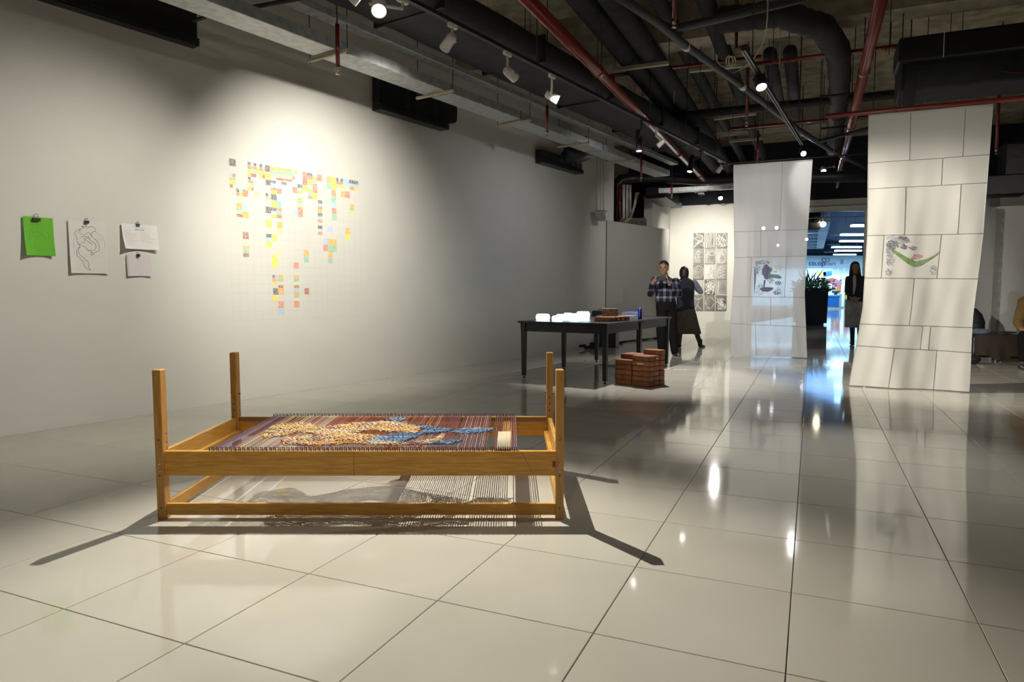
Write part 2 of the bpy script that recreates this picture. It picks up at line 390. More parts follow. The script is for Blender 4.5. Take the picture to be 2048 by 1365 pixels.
# right hand track
RA, RB = gz(1493, 108, 3.10), gz(1603, 287, 3.10)
dR_ = (RB-RA).normalized(); RA = RA-dR_*0.15
t = thing('lighting_track', 'lighting track slanting through the middle of the ceiling', 'lighting track', RA)
nR = V((dR_.y, -dR_.x, 0))
m = MB(); m.obox((RA+RB)/2, (RB-RA)/2, nR*0.018, Z3*0.016); m.build('rail', M_blackmat, t)
m = MB()
for o_ in (-.014, .014): m.obox((RA+RB)/2+nR*o_-Z3*.018, (RB-RA)/2, nR*.002, Z3*.003)
m.build('conductor', M_steel, t)
for k in range(4):
    q = RA.lerp(RB, 0.1+k*0.27); m = MB(); m.tube([q+Z3*0.01, V((q.x, q.y, CEIL))], 0.004, 6); m.build('hanger', M_blackmat, t)
spotlight('starry white spotlight high in the middle of the ceiling', gy(1523, 175, 6.3), (2.3, 4.4, 0), gy(1529, 160, 6.35), 'black', power=PW['front'], col=NEUT, cone=56, blend=1, es=90, r=0.05)
spotlight('starry spotlight just above the top right corner of the left banner', gy(1607, 308, 12.4), (4.2, 6.0, 0.0), gy(1603, 291, 12.4), 'black', power=PW['far'], col=NEUT, cone=50, es=90, r=0.05, hang=True)
spotlight('yellowish spotlight right of the left banner, before the doorway', gy(1647, 343, 15.0), (6.0, 11, 0), gy(1668, 334, 15.1), 'white', power=PW['far'], col=NEUT, cone=50, es=90, r=0.055, hang=True)
spotlight('bright spotlight in front of the prints wall, left of the left banner', gy(1441, 397, 15.0), (3.6, 11, 0), gy(1436, 378, 15.0), 'black', power=PW['far'], col=NEUT, cone=60, es=90, r=0.05, hang=True)
for q, (px, ax) in enumerate([(1660, -1), (1678, 1)]):
    t = spotlight(['small unlit spotlight under the header, left of the pair', 'small unlit spotlight under the header, right of the pair'][q], gy(px, 360, 15.1), gy(px+ax*60, 420, 14), gy(px, 347, 15.1), 'black', power=0, es=0, L=0.12, r=0.04)
    m = MB(); q_ = gy(px, 347, 15.1); m.tube([q_, V((q_.x, q_.y, CEIL))], .006, 6); m.build('hanger', M_blackmat, t)
# lamps outside the frame: the first inferred from shadows, the others added as fill
def drop(t, p, r=0.006):
    m = MB(); m.tube([p, V((p.x, p.y, CEIL))], r, 6); m.build('hanger', M_blackmat, t)
def offlamp(label, lens, aim, power, cone, col=NEUT):
    spotlight(label, lens, aim, V(lens)+V((0, 0, 0.16)), 'white', power=power, col=col, cone=cone, blend=0.8, es=20)
offlamp('white spotlight overhead to the right of the loom', (4.4, 4.3, 3.3), (-1.8, 3.6, 0.6), PW['off']*1.1, 44)
offlamp('added white fill spotlight overhead behind the viewer on the left', (-0.6, -0.6, 3.3), (-1.9, 4.4, 0.6), PW['off']*0.42, 95)
offlamp('added white fill spotlight overhead behind the viewer on the right', (3.2, 1.0, 3.3), (4.6, 8.0, 1.3), PW['off']*2.2, 42)
offlamp('added white fill spotlight overhead at the far right', (7.0, 6.5, 3.3), (8.8, 11.0, 1.0), PW['off']*0.35, 80)

# ================================================================ LOOM
LX0, LX1, LY0 = -1.777, 0.258, 3.345
LYB = 4.33; PH = 0.755; PWX, PWY = 0.040, 0.058
loom = thing('loom', 'low four-posted wooden tapestry loom standing on the tiled floor', 'loom', ((LX0+LX1)/2, (LY0+LYB)/2, 0))
posts = []
for (px, py) in ((LX0, LY0), (LX1-PWX, LY0), (LX0, LYB-PWY), (LX1-PWX, LYB-PWY)):
    m = MB(); c = V((px+PWX/2, py+PWY/2, PH/2)); m.bbox(c, V((PWX/2, 0, 0)), V((0, PWY/2, 0)), V((0, 0, PH/2)), 0.003)
    p = m.build('post', M_wood_v, loom); posts.append(p)
    h = MB()
    if py == LY0:
        for z in (0.285, 0.247):
            h.tube([(px+PWX/2, py-0.0035, z), (px+PWX/2, py+0.002, z)], 0.0065, 12)
        h.build('bolt', M_steel, p)
        h = MB()
        for z, s_ in ((0.405, .5), (0.225, .5), (0.06, .5)): h.tube([(px+PWX*s_, py-0.0008, z), (px+PWX*s_, py+0.002, z)], 0.004, 8)
    for z in (0.47, 0.43, 0.39):
        if py != LY0: h.tube([(px+PWX/2, py-0.0008, z), (px+PWX/2, py+0.002, z)], 0.0045, 8)
    sx = px+PWX if px == LX0 else px
    for z in (0.43, 0.385, 0.355): h.tube([(sx-0.001, py+PWY*.7, z), (sx+0.001, py+PWY*.7, z)], 0.004, 8)
    h.build('bolt_hole', M_ink, p)
    if py != LY0:
        h = MB(); h.tube([(px-0.012, py+PWY*.5, 0.50), (px+PWX+0.012, py+PWY*.5, 0.49)], 0.0035, 8); h.build('peg', M_blackmat, p)
def plank(lo, hi, mt, name='rail', label=None, b=0.0025):
    m = MB(); lo, hi = V(lo), V(hi); c = (lo+hi)/2; d = (hi-lo)/2
    m.bbox(c, V((d.x, 0, 0)), V((0, d.y, 0)), V((0, 0, d.z)), b); o = m.build(name, mt, loom)
    if label: o['label'] = label
    return o
xi0, xi1 = LX0+PWX-0.002, LX1-PWX+0.002
RT = 0.345
fr = plank((xi0, LY0+0.012, 0.221), (xi1, LY0+0.040, RT), M_wood)
plank((xi0, LY0+0.016, 0.018), (xi1, LY0+0.038, 0.077), M_wood, label='low board close to the floor')
plank((xi0, LYB-0.042, 0.221), (xi1, LYB-0.014, RT), M_wood)
plank((xi0, LYB-0.046, RT-0.03), (xi1, LYB-0.0425, RT-0.002), mat('pale_batten', (0.25, 0.16, 0.10), 0.5), 'batten')
plank((xi0, LYB-0.038, 0.018), (xi1, LYB-0.016, 0.077), M_wood)
for sx, sg in ((LX0, 1), (LX1, -1)):
    x0, x1 = sorted((sx+sg*0.006, sx+sg*0.030))
    plank((x0, LY0+PWY-0.001, 0.235), (x1, LYB-PWY+0.001, 0.343), M_wood_s, 'side_rail')
    x0, x1 = sorted((sx+sg*0.031, sx+sg*0.056))
    plank((x0, LY0+0.0415, 0.225), (x1, LYB-0.047, 0.262), M_wood_s, 'ledge')
    x0, x1 = sorted((sx+sg*0.010, sx+sg*0.032))
    plank((x0, LY0+PWY-0.001, 0.018), (x1, LYB-PWY+0.001, 0.077), M_wood_s, 'side_rail')
def under(sx, sy, z=0.27): # where lamp 1 throws a point of height z onto floor pixel
    p = gz(sx, sy); k = z/L1.z; return p.lerp(L1, k)
for px in (790, 1045):
    a_ = under(px, 990, 0.27).x
    plank((a_-0.024, LY0+0.0405, 0.232), (a_+0.024, LYB-0.047, 0.318), M_wood_s, 'cross_bar')
# a fine joint line and the red sticker on the front rail
m = MB(); jx = gy(708, 930, LY0+0.012).x; m.box((jx-0.0008, LY0+0.0114, 0.222), (jx+0.0008, LY0+0.0124, RT-0.001)); m.build('joint', M_ink, fr)
m = MB(); q = gy(1110, 929, LY0+0.012); m.box((q.x-0.013, LY0+0.0109, q.z-0.015), (q.x+0.013, LY0+0.0119, q.z+0.015)); m.build('sticker', mat('red_sticker', (0.45, 0.02, 0.02), 0.5), fr)
# nails
NW = 140; nx0, nx1 = -1.515, 0.022
for rowy, lab in ((LY0+0.026, 'front'), (LYB-0.028, 'back')):
    m = MB()
    for k in range(NW):
        x = nx0+(nx1-nx0)*k/(NW-1); o_ = 0.004*(1 if k % 2 else -1); rx = random.uniform(-.001, .001)
        m.tube([(x, rowy+o_, RT-0.004), (x+rx, rowy+o_, RT+0.017)], 0.0019, 5); m.tube([(x+rx, rowy+o_, RT+0.0165), (x+rx, rowy+o_, RT+0.0185)], 0.0036, 6)
        if k % 2 == 0: m.tube([(x-0.004, rowy+o_+.003, RT+0.007), (x+0.004, rowy+o_-.003, RT+0.005)], 0.0022, 4)
    o = m.build('nail_row', mat('dark_nail', (0.05, 0.035, 0.022), 0.4, metal=0.5), loom, 'stuff')
    o['label'] = 'row of small nails along the %s rail' % lab
# warp threads in colour bands
WC = {'purple': (0.12, 0.06, 0.10), 'plum': (0.20, 0.055, 0.075), 'brown': (0.13, 0.05, 0.028), 'pink': (0.40, 0.19, 0.17), 'grey': (0.27, 0.24, 0.22), 'cream': (0.50, 0.42, 0.31), 'lilac': (0.26, 0.20, 0.25), 'rust': (0.32, 0.11, 0.045)}
for k in WC: mat('yarn_'+k, WC[k], 0.9, spec=0.1)
bands = [(0.00, 0.07, ['purple', 'lilac', 'purple']), (0.07, 0.15, ['brown', 'cream', 'rust']), (0.15, 0.28, ['grey', 'pink', 'cream', 'plum']), (0.28, 0.42, ['plum', 'pink', 'plum', 'rust']), (0.42, 0.56, ['brown', 'rust', 'plum']), (0.56, 0.70, ['brown', 'plum', 'rust', 'pink']), (0.70, 0.80, ['purple', 'plum', 'plum']), (0.80, 0.91, ['plum', 'pink', 'purple', 'grey']), (0.91, 0.975, ['brown', 'purple', 'rust']), (0.975, 1.01, ['purple', 'pink'])]
rw = random.Random(5); MW = {k: MB() for k in WC}
zt = RT+0.007
for k in range(NW):
    s = k/(NW-1); x = nx0+(nx1-nx0)*s
    b_ = [b for b in bands if b[0] <= s < b[1]][0][2]
    skip = 0.905 < s < 0.915 or rw.random() < 0.02
    if skip: continue
    for dx in (-0.0016, 0.0016):
        c = rw.choice(b_); zz = zt+rw.uniform(-.0015, .0015)
        MW[c].tube([(x+dx, LY0+0.022, zz), (x+dx*0.8, (LY0+LYB)/2, zz-0.001), (x+dx, LYB-0.024, zz)], 0.00125, 4, cap=False)
for c in MW:
    if MW[c].v: o = MW[c].build('warp_threads', MATS['yarn_'+c], loom, 'stuff'); o['label'] = '%s warp threads' % c
# woven weft: yarns laid across the warps inside hand shaped regions
def inside(poly, x, y):
    r = False; n = len(poly)
    for i in range(n):
        x1, y1 = poly[i]; x2, y2 = poly[(i+1) % n]
        if (y1 > y) != (y2 > y) and x < (x2-x1)*(y-y1)/(y2-y1)+x1: r = not r
    return r
for n_, c_ in (('straw', (0.56, 0.40, 0.17)), ('ivory', (0.62, 0.52, 0.34)), ('orange', (0.40, 0.15, 0.05)), ('blue', (0.10, 0.16, 0.28)), ('sky', (0.24, 0.33, 0.44)), ('navy', (0.035, 0.05, 0.12)), ('violet', (0.22, 0.15, 0.24))):
    mat('yarn_'+n_, c_, 0.9, spec=0.1)
REG = [
 ([(521, 872), (545, 853), (575, 850), (610, 846), (640, 857), (700, 849), (790, 843), (842, 857), (836, 868), (790, 866), (740, 861), (700, 869), (650, 873), (600, 866), (565, 874), (528, 877)], ['straw', 'ivory', 'straw', 'ivory', 'straw', 'orange', 'violet']),
 ([(560, 881), (600, 877), (640, 873), (700, 868), (760, 874), (745, 882), (800, 888), (845, 884), (870, 879), (885, 868), (893, 873), (880, 884), (850, 891), (740, 891), (700, 888), (640, 894), (565, 891)], ['straw', 'ivory', 'orange', 'ivory', 'straw', 'ivory', 'violet', 'orange']),
 ([(728, 889), (745, 877), (790, 870), (838, 868), (850, 860), (800, 848), (850, 854), (912, 861), (880, 867), (845, 870), (833, 878), (800, 887), (760, 888)], ['blue', 'sky', 'blue', 'navy']),
 ([(900, 866), (928, 858), (992, 859), (972, 867), (930, 869)], ['sky', 'blue']),
 ([(832, 890), (870, 886), (930, 882), (905, 890)], ['sky', 'blue']),
 ([(765, 843), (790, 836), (814, 838), (806, 844)], ['navy', 'sky', 'blue']),
 ([(1000, 858), (1030, 858), (1033, 898), (1003, 898)], ['cream'])]
MWf = {}
for ri, (poly, cols) in enumerate(REG):
    P = [gz(a, b, zt) for a, b in poly]; P2 = [(p.x, p.y) for p in P]
    ys = [p[1] for p in P2]; y = min(ys)
    if ri == 6:
        x0, x1, y0, y1 = -0.075, -0.005, LY0+0.03, LY0+0.45
        m = MB(); k = 0
        xx = x0
        while xx < x1: m.tube([(xx, y0, zt+0.001), (xx, y1, zt+0.001)], 0.0022, 5); xx += 0.0047
        o = m.build('weft_yarn', MATS['yarn_cream'], loom, 'stuff'); o['label'] = 'cream yarn block at the right end'; continue
    while y < max(ys):
        x = nx0; run = []
        while x < nx1:
            jy = y+0.010*math.sin(x*9+ri)+0.004*math.sin(x*31)
            if inside(P2, x, jy): run.append((x, jy))
            elif run:
                pass
            if run and (not inside(P2, x, jy) or len(run) > rw.randint(8, 30)):
                if len(run) > 2:
                    c = rw.choice(cols)
                    if ri == 2 and run[0][0] < P2[0][0]+0.05: c = 'sky'
                    ph = rw.uniform(0, 6)
                    MWf.setdefault(c, MB()).tube([(a, b+0.0035*math.sin(a*90+ph)+rw.uniform(-.002, .002), zt+0.003+0.004*math.sin(a*210+ph)+rw.uniform(-.002, .003)) for a, b in run], rw.uniform(0.0022, 0.0050) if ri < 2 else 0.003, 5)
                run = []
            x += 0.0055
        y += 0.0085 if ri < 2 else 0.0055
for c in MWf: o = MWf[c].build('weft_yarn', MATS['yarn_'+c], loom, 'stuff'); o['label'] = '%s weft yarn of the unfinished tapestry' % c
# loose thread hanging over the front rail
m = MB(); pts = [gz(1028, 895, zt), V((0.030, LY0+0.020, RT+0.006)), V((0.05, LY0+0.008, RT-0.01)), V((0.085, LY0+0.008, RT-0.07)), V((0.095, LY0+0.007, RT-0.10)), V((0.112, LY0+0.006, RT-0.11))]
m.tube(pts, 0.0012, 5); o = m.build('loose_thread', MATS['yarn_grey'], loom)

# ================================================================ COLOURED GRID DRAWING ON THE WALL
COLS = {'K': (0.16, 0.15, 0.14), 'B': (0.42, 0.60, 0.80), 'R': (0.80, 0.27, 0.17), 'O': (0.86, 0.47, 0.10), 'G': (0.30, 0.60, 0.40), 'Y': (0.85, 0.74, 0.08), 'L': (0.85, 0.68, 0.36), 'N': (0.42, 0.17, 0.10)}
def scribble(name, col):
    m = mat(name, col, 0.9, noise=90, col2=tuple(min(1, 0.45*c+0.40) for c in col), thr=(0.42, 0.62), spec=0.1); return m
MC = {k: scribble('pencil_'+k, COLS[k]) for k in COLS}
R1 = """122 115 212 215 K;122 312 165 362 B;168 322 212 368 R;130 372 170 415 O;170 375 212 418 G;130 418 212 460 Y;133 465 178 512 N
220 525 260 575 K;262 528 305 580 B;306 540 382 632 R;222 582 262 625 R;262 585 305 630 Y;222 722 305 780 O;306 730 385 820 B;222 780 305 822 G;222 832 305 870 L;306 840 388 928 O;225 870 308 915 N;465 562 540 650 L
375 163 418 205 K;418 170 455 215 B;455 178 495 220 K;495 182 535 230 B;535 190 575 238 K;575 195 612 245 B;612 205 680 295 K;375 210 418 258 R;418 220 455 262 O;455 222 495 270 R;495 235 535 278 O;535 240 575 285 R;575 250 612 295 O
375 258 418 305 G;418 268 455 310 Y;455 275 495 318 G;495 280 535 320 Y;535 290 575 330 G;575 300 612 340 Y;375 310 418 360 Y;418 318 495 365 N;535 325 575 385 Y;575 340 610 385 N;610 312 690 395 Y
680 222 780 272 O;780 236 880 286 O;880 250 975 300 O;680 275 790 312 G;790 290 900 325 G;900 303 1015 340 G;690 315 850 352 L;850 335 1000 372 L;765 375 870 408 N;870 390 980 422 N;985 360 1018 405 N;975 265 1018 310 B;1018 270 1055 325 O
380 365 420 408 K;420 370 458 412 B;380 412 458 450 R;380 455 420 500 B;420 455 458 500 Y;380 500 425 548 Y;425 508 458 552 N;620 405 762 450 K;620 450 690 480 K;690 445 840 500 B;762 420 840 445 B;840 435 912 475 K;840 478 912 518 B
695 510 840 545 R;695 545 775 598 Y;775 545 840 598 R;622 585 658 632 K;658 590 697 640 B;697 600 772 685 K;772 608 838 700 B;622 632 658 675 O;658 640 697 682 G;697 692 775 785 Y;775 705 838 790 G
622 772 770 825 K;622 825 697 862 K;770 790 845 835 R;697 830 770 870 B;770 840 845 880 G;697 880 770 925 Y;770 885 845 930 N;622 955 705 1055 Y;778 975 850 1070 O;778 1070 850 1160 L;628 1147 705 1195 K;628 1195 705 1245 B;706 1150 778 1250 Y;628 1250 708 1330 Y
988 455 1055 505 B;1057 468 1125 515 K;988 505 1057 585 R;1057 515 1125 550 B;1060 550 1125 595 Y;1125 298 1195 345 R;1195 310 1258 352 K;1258 320 1325 362 B;1325 333 1392 422 R;1125 345 1195 390 R;1195 350 1258 398 R;1258 362 1325 405 O
1128 390 1190 475 N;1195 400 1262 475 Y;1262 408 1325 460 G;1128 478 1195 565 Y;1195 480 1262 530 B;1262 460 1325 498 R;1262 498 1330 585 R;1195 530 1262 580 Y;1200 580 1262 625 G;1262 590 1330 672 Y;1200 625 1262 665 R;1060 648 1128 690 O;1060 690 1128 735 G;1060 745 1128 780 L;992 815 1058 905 B;1060 782 1130 915 R
1335 685 1395 730 K;1335 732 1395 770 B;1335 772 1395 815 R;1335 818 1395 862 O;1335 862 1398 905 K;1335 905 1398 945 B;1335 948 1398 988 R;1335 1030 1398 1075 K;1338 1078 1400 1118 B;1338 1118 1400 1160 R
1458 355 1522 445 O;1522 370 1585 455 Y;1458 445 1522 530 G;1522 455 1585 540 Y;1585 378 1615 425 K;1615 380 1642 430 B;1642 390 1675 435 K;1675 392 1760 480 B;1760 408 1885 455 K;1760 455 1888 500 B;1585 425 1675 468 R;1585 470 1615 510 G;1615 475 1705 515 Y;1770 500 1830 545 R;1830 505 1888 550 Y
1648 560 1705 645 O;1705 565 1770 655 R;1522 545 1582 628 R;1522 628 1588 710 G;1528 710 1588 790 B;1528 792 1588 872 R;1530 875 1590 962 G;1770 740 1832 785 O;1770 785 1832 825 G;1772 825 1832 870 Y;1468 1040 1528 1125 B;1712 1060 1775 1145 O;1715 1150 1778 1232 Y;310 1120 390 1215 N"""
R2 = """313 220 395 265 O;315 268 395 318 G;316 320 397 368 N;785 250 855 335 L;708 338 788 430 Y;708 430 788 522 Y;1003 445 1075 530 R;1142 272 1210 360 O;1145 362 1210 445 G;1405 118 1470 202 B;1472 122 1595 210 O;1408 202 1472 288 R;1475 212 1595 292 G;1475 295 1535 378 O;1475 380 1535 458 G
715 615 750 655 K;750 615 792 655 B;792 615 865 662 O;715 660 755 705 R;755 665 790 705 O;792 665 865 710 G;715 710 755 755 Y;795 712 865 752 L;795 755 865 797 N;722 798 795 885 K;797 800 870 885 O;720 888 795 975 Y;797 978 872 1065 R;797 1070 875 1160 B
1005 620 1077 662 O;1005 665 1077 710 G;1005 712 1077 752 L;1008 757 1080 795 N;1008 797 1080 840 B;1010 842 1082 888 O;1010 890 1082 932 G;1010 932 1082 968 L;1010 970 1085 1062 R;1152 798 1215 882 N"""
mur = thing('wall_drawing', 'grid of pencil-coloured squares drawn directly on the left wall', 'wall drawing', gw(590, 470))
for src, oy in ((R1, 300), (R2, 460)):
    for it in src.replace('\n', ';').split(';'):
        x0, y0, x1, y1, c = it.split(); x0, y0, x1, y1 = map(float, (x0, y0, x1, y1))
        k = 2048/300; a = gw(440+x0/k, oy+y0/k); b = gw(440+x1/k, oy+(y0+(x1-x0)*0.09)/k); cc = gw(440+x0/k, oy+y1/k)
        s0, s1 = ws(a), ws(b); z1, z0 = a.z, cc.z
        m = MB(); e = 0.0015
        m.quad(wall(s0, z0, e), wall(s1, z0, e), wall(s1, z1, e), wall(s0, z1, e)); m.build('square', MC[c], mur)
m = MB(); s0, s1 = ws(gw(458, 400)), ws(gw(720, 400)); n = 20
for k in range(n+1):
    s = s0+(s1-s0)*k/n; m.ribbon([wall(s, 0.83, 0.0008), wall(s, 2.45, 0.0008)], 0.0014, WN)
for k in range(18): z = 0.83+1.62*k/17; m.ribbon([wall(s0, z, 0.0008), wall(s1, z, 0.0008)], 0.0014, WN)
m.build('pencil_grid', mat('pencil_line', (0.50, 0.49, 0.44), 0.9), mur)

# ================================================================ PAPERS ON THE LEFT WALL
def sheet(name, label, cat, px0, py0, px1, py1, m_, off=0.012, lift=0.02, grp=None):
    a = gw(px0, py0); b = gw(px1, py1); s0, s1 = ws(a), ws(b); z1, z0 = a.z, b.z
    mb = MB(); nx, nz = 8, 8; 
    def pt(u, v): return wall(s0+(s1-s0)*u, z1+(z0-z1)*v, off+lift*(v**2)*((2*u-1)**2)*(1.4 if u < .5 else .8)+0.004*v+0.006*(1-v)*abs(2*u-1))
    vs = [pt(i/nx, j/nz) for j in range(nz+1) for i in range(nx+1)]
    vs2 = [p-WN*0.0006 for p in vs]
    fs = [(j*(nx+1)+i, j*(nx+1)+i+1, (j+1)*(nx+1)+i+1, (j+1)*(nx+1)+i) for j in range(nz) for i in range(nx)]
    mb.add(vs+vs2, fs+[tuple(q+len(vs) for q in f[::-1]) for f in fs], True)
    t = thing(name, label, cat, wall((s0+s1)/2, z1, 0.01), grp); mb.build('sheet', m_, t)
    return t, pt
def clipb(px, py, w, label, colr=None):
    p = gw(px, py, 0.03); t = thing('binder_clip', label, 'clip', p, 'binder clips holding the papers on the left wall')
    m = MB(); n = 5; c = p-Z3*0.004
    m.obox(c, WL*w/2, WN*0.010, Z3*0.004); m.obox(c-Z3*0.010, WL*w/2, WN*0.004, Z3*0.009); m.build('jaw', colr or M_blackmat, t)
    for sg in (-1, 1):
        h = MB(); q = c+Z3*0.004+WN*0.006*sg
        h.tube([q-WL*w*.22, q-WL*w*.20+Z3*w*.5, q-WL*w*.12+Z3*w*.75, q+WL*w*.12+Z3*w*.75, q+WL*w*.2+Z3*w*.5, q+WL*w*.22], 0.0012, 6); h.build('handle', M_steel, t)
    # nail in the wall the clip hangs on
    m = MB(); m.tube([wall(ws(p), p.z+w*.55, 0.0), wall(ws(p), p.z+w*.58, 0.045)], 0.0015, 6); m.build('nail', M_steel, t)
def draw(t, pt, lines, w, m_, box, name='ink_line', e=0.0012):
    x0, y0, x1, y1 = box; mb = MB()
    for L in lines: mb.ribbon([pt((a-x0)/(x1-x0), (b-y0)/(y1-y0))+WN*e for a, b in L], w, WN)
    mb.build(name, m_, t)
def crv(pts, n=4, j=0, rnd=random.Random(1)):
    out = []
    P = [pts[0]]+list(pts)+[pts[-1]]
    for i in range(1, len(P)-2):
        for k in range(n):
            t = k/n; a, b, c, d = P[i-1], P[i], P[i+1], P[i+2]
            out.append(tuple(0.5*((2*b[q])+(-a[q]+c[q])*t+(2*a[q]-5*b[q]+4*c[q]-d[q])*t*t+(-a[q]+3*b[q]-3*c[q]+d[q])*t**3)+rnd.uniform(-j, j) for q in (0, 1)))
    out.append(pts[-1]); return out
t, pt = sheet('paper_sheet', 'bright green sheet with a faint drawing, leftmost paper on the wall', 'paper', 43.5, 432.5, 107.5, 513, M_green, lift=0.03)
box = (225, 165, 550, 585); rr = random.Random(11)
lines = [crv([(290, 260), (330, 250), (320, 290), (360, 280), (350, 250), (400, 240)], 4, 4), crv([(290, 330), (300, 300), (340, 345), (380, 300), (390, 260), (440, 250)], 4, 5), crv([(300, 340), (285, 390), (280, 430)], 4, 2), crv([(330, 455), (345, 500), (390, 540), (385, 490), (365, 455)], 4, 2), crv([(380, 320), (430, 360), (470, 400), (500, 370), (480, 320)], 5, 5), crv([(320, 360), (380, 380), (430, 330)], 4, 5)]
draw(t, pt, lines, 0.0014, mat('green_ink', (0.05, 0.22, 0.03), 0.9), box)
clipb(73, 437, 0.055, 'large black binder clip above the green sheet')
t, pt = sheet('paper_sheet', 'large white sheet with an outline map drawing, right of the green sheet', 'paper', 134, 440, 215.5, 548, M_paper, lift=0.012)
box = (685, 205, 1105, 765)
MAP = [[(745, 335), (800, 300), (850, 280), (830, 260), (900, 265), (950, 260), (980, 300), (930, 330), (935, 365), (975, 400), (1010, 450), (1010, 510), (960, 540), (915, 575), (920, 530), (880, 520), (870, 490), (800, 460), (775, 455)],
 [(745, 335), (765, 390), (780, 450), (800, 480), (770, 510), (760, 575), (790, 600), (820, 640), (840, 690), (900, 730), (885, 690), (885, 650), (850, 610), (800, 570), (780, 520), (800, 480)],
 [(805, 300), (820, 350), (870, 350), (900, 320), (930, 360)], [(805, 380), (850, 370), (900, 370), (920, 410), (970, 440), (970, 490), (930, 520), (890, 510)], [(810, 430), (840, 440), (860, 400), (900, 430), (940, 450)], [(840, 400), (880, 380), (900, 400)], [(825, 620), (850, 640)], [(920, 530), (950, 560)]]
draw(t, pt, [crv(L, 4, 4) for L in MAP], 0.0024, M_ink, box)
draw(t, pt, [crv([(740, 570), (735, 480), (745, 380), (830, 300)], 6, 1), crv([(980, 315), (1050, 360), (1075, 420), (1060, 500), (1000, 560), (920, 590), (840, 560)], 6, 1)], 0.0012, mat('faint_pencil', (0.38, 0.42, 0.48), 0.9), box)
draw(t, pt, [crv([(985, 585), (1010, 575), (1030, 590), (1055, 592)], 4, 3), crv([(1000, 540), (1040, 530), (1060, 540)], 4, 3), crv([(1025, 400), (1045, 400)], 3, 2), crv([(1035, 390), (1033, 412)], 3, 2), crv([(770, 340), (800, 345)], 3, 3)], 0.0010, M_pencil, box)
clipb(174, 442, 0.032, 'small black binder clip above the map drawing')
t, pt = sheet('paper_sheet', 'white landscape sheet of printed text, upper right of the four papers', 'paper', 240, 447, 313, 501, M_paperw, off=0.02, lift=0.04)
box = (1233, 240, 1600, 518); L = [[(1310, 262), (1530, 288)], [(1380, 282), (1480, 292)]]
for k in range(15): L.append([(1250, 312+k*11.5), (1250+rr.choice([100, 130, 150, 80]), 312+k*11.5+4)])
for k in range(10): L.append([(1420, 325+k*12.5), (1420+rr.choice([100, 160, 170, 140]), 325+k*12.5+6)])
draw(t, pt, L, 0.0011, M_pencil, box, 'text_line')
for k, (c, cm) in enumerate((('K', 0), ('N', 0), ('O', 0), ('R', 0), ('K', 0))):
    draw(t, pt, [[(1370+k*19, 300), (1386+k*19, 302)]], 0.008, MC[c], box, 'colour_key')
clipb(276, 448, 0.028, 'small blue binder clip above the printed text sheet', mat('blue_clip', (0.03, 0.12, 0.22), 0.4))
t, pt = sheet('paper_sheet', 'small blank notepad page with torn perforated left edge, lowest of the papers', 'paper', 251, 509, 301.5, 553, mat('notepad_paper', (0.66, 0.62, 0.64), 0.85), lift=0.012)
box = (0, 0, 1, 1); mb = MB()
for k in range(17):
    c = pt(0.045, 0.05+k*0.055)+WN*0.001; mb.obox(c, WL*0.0030, WN*0.0003, Z3*0.0035)
mb.build('perforation', M_pencil, t)
clipb(277, 509, 0.026, 'small black binder clip above the notepad page')

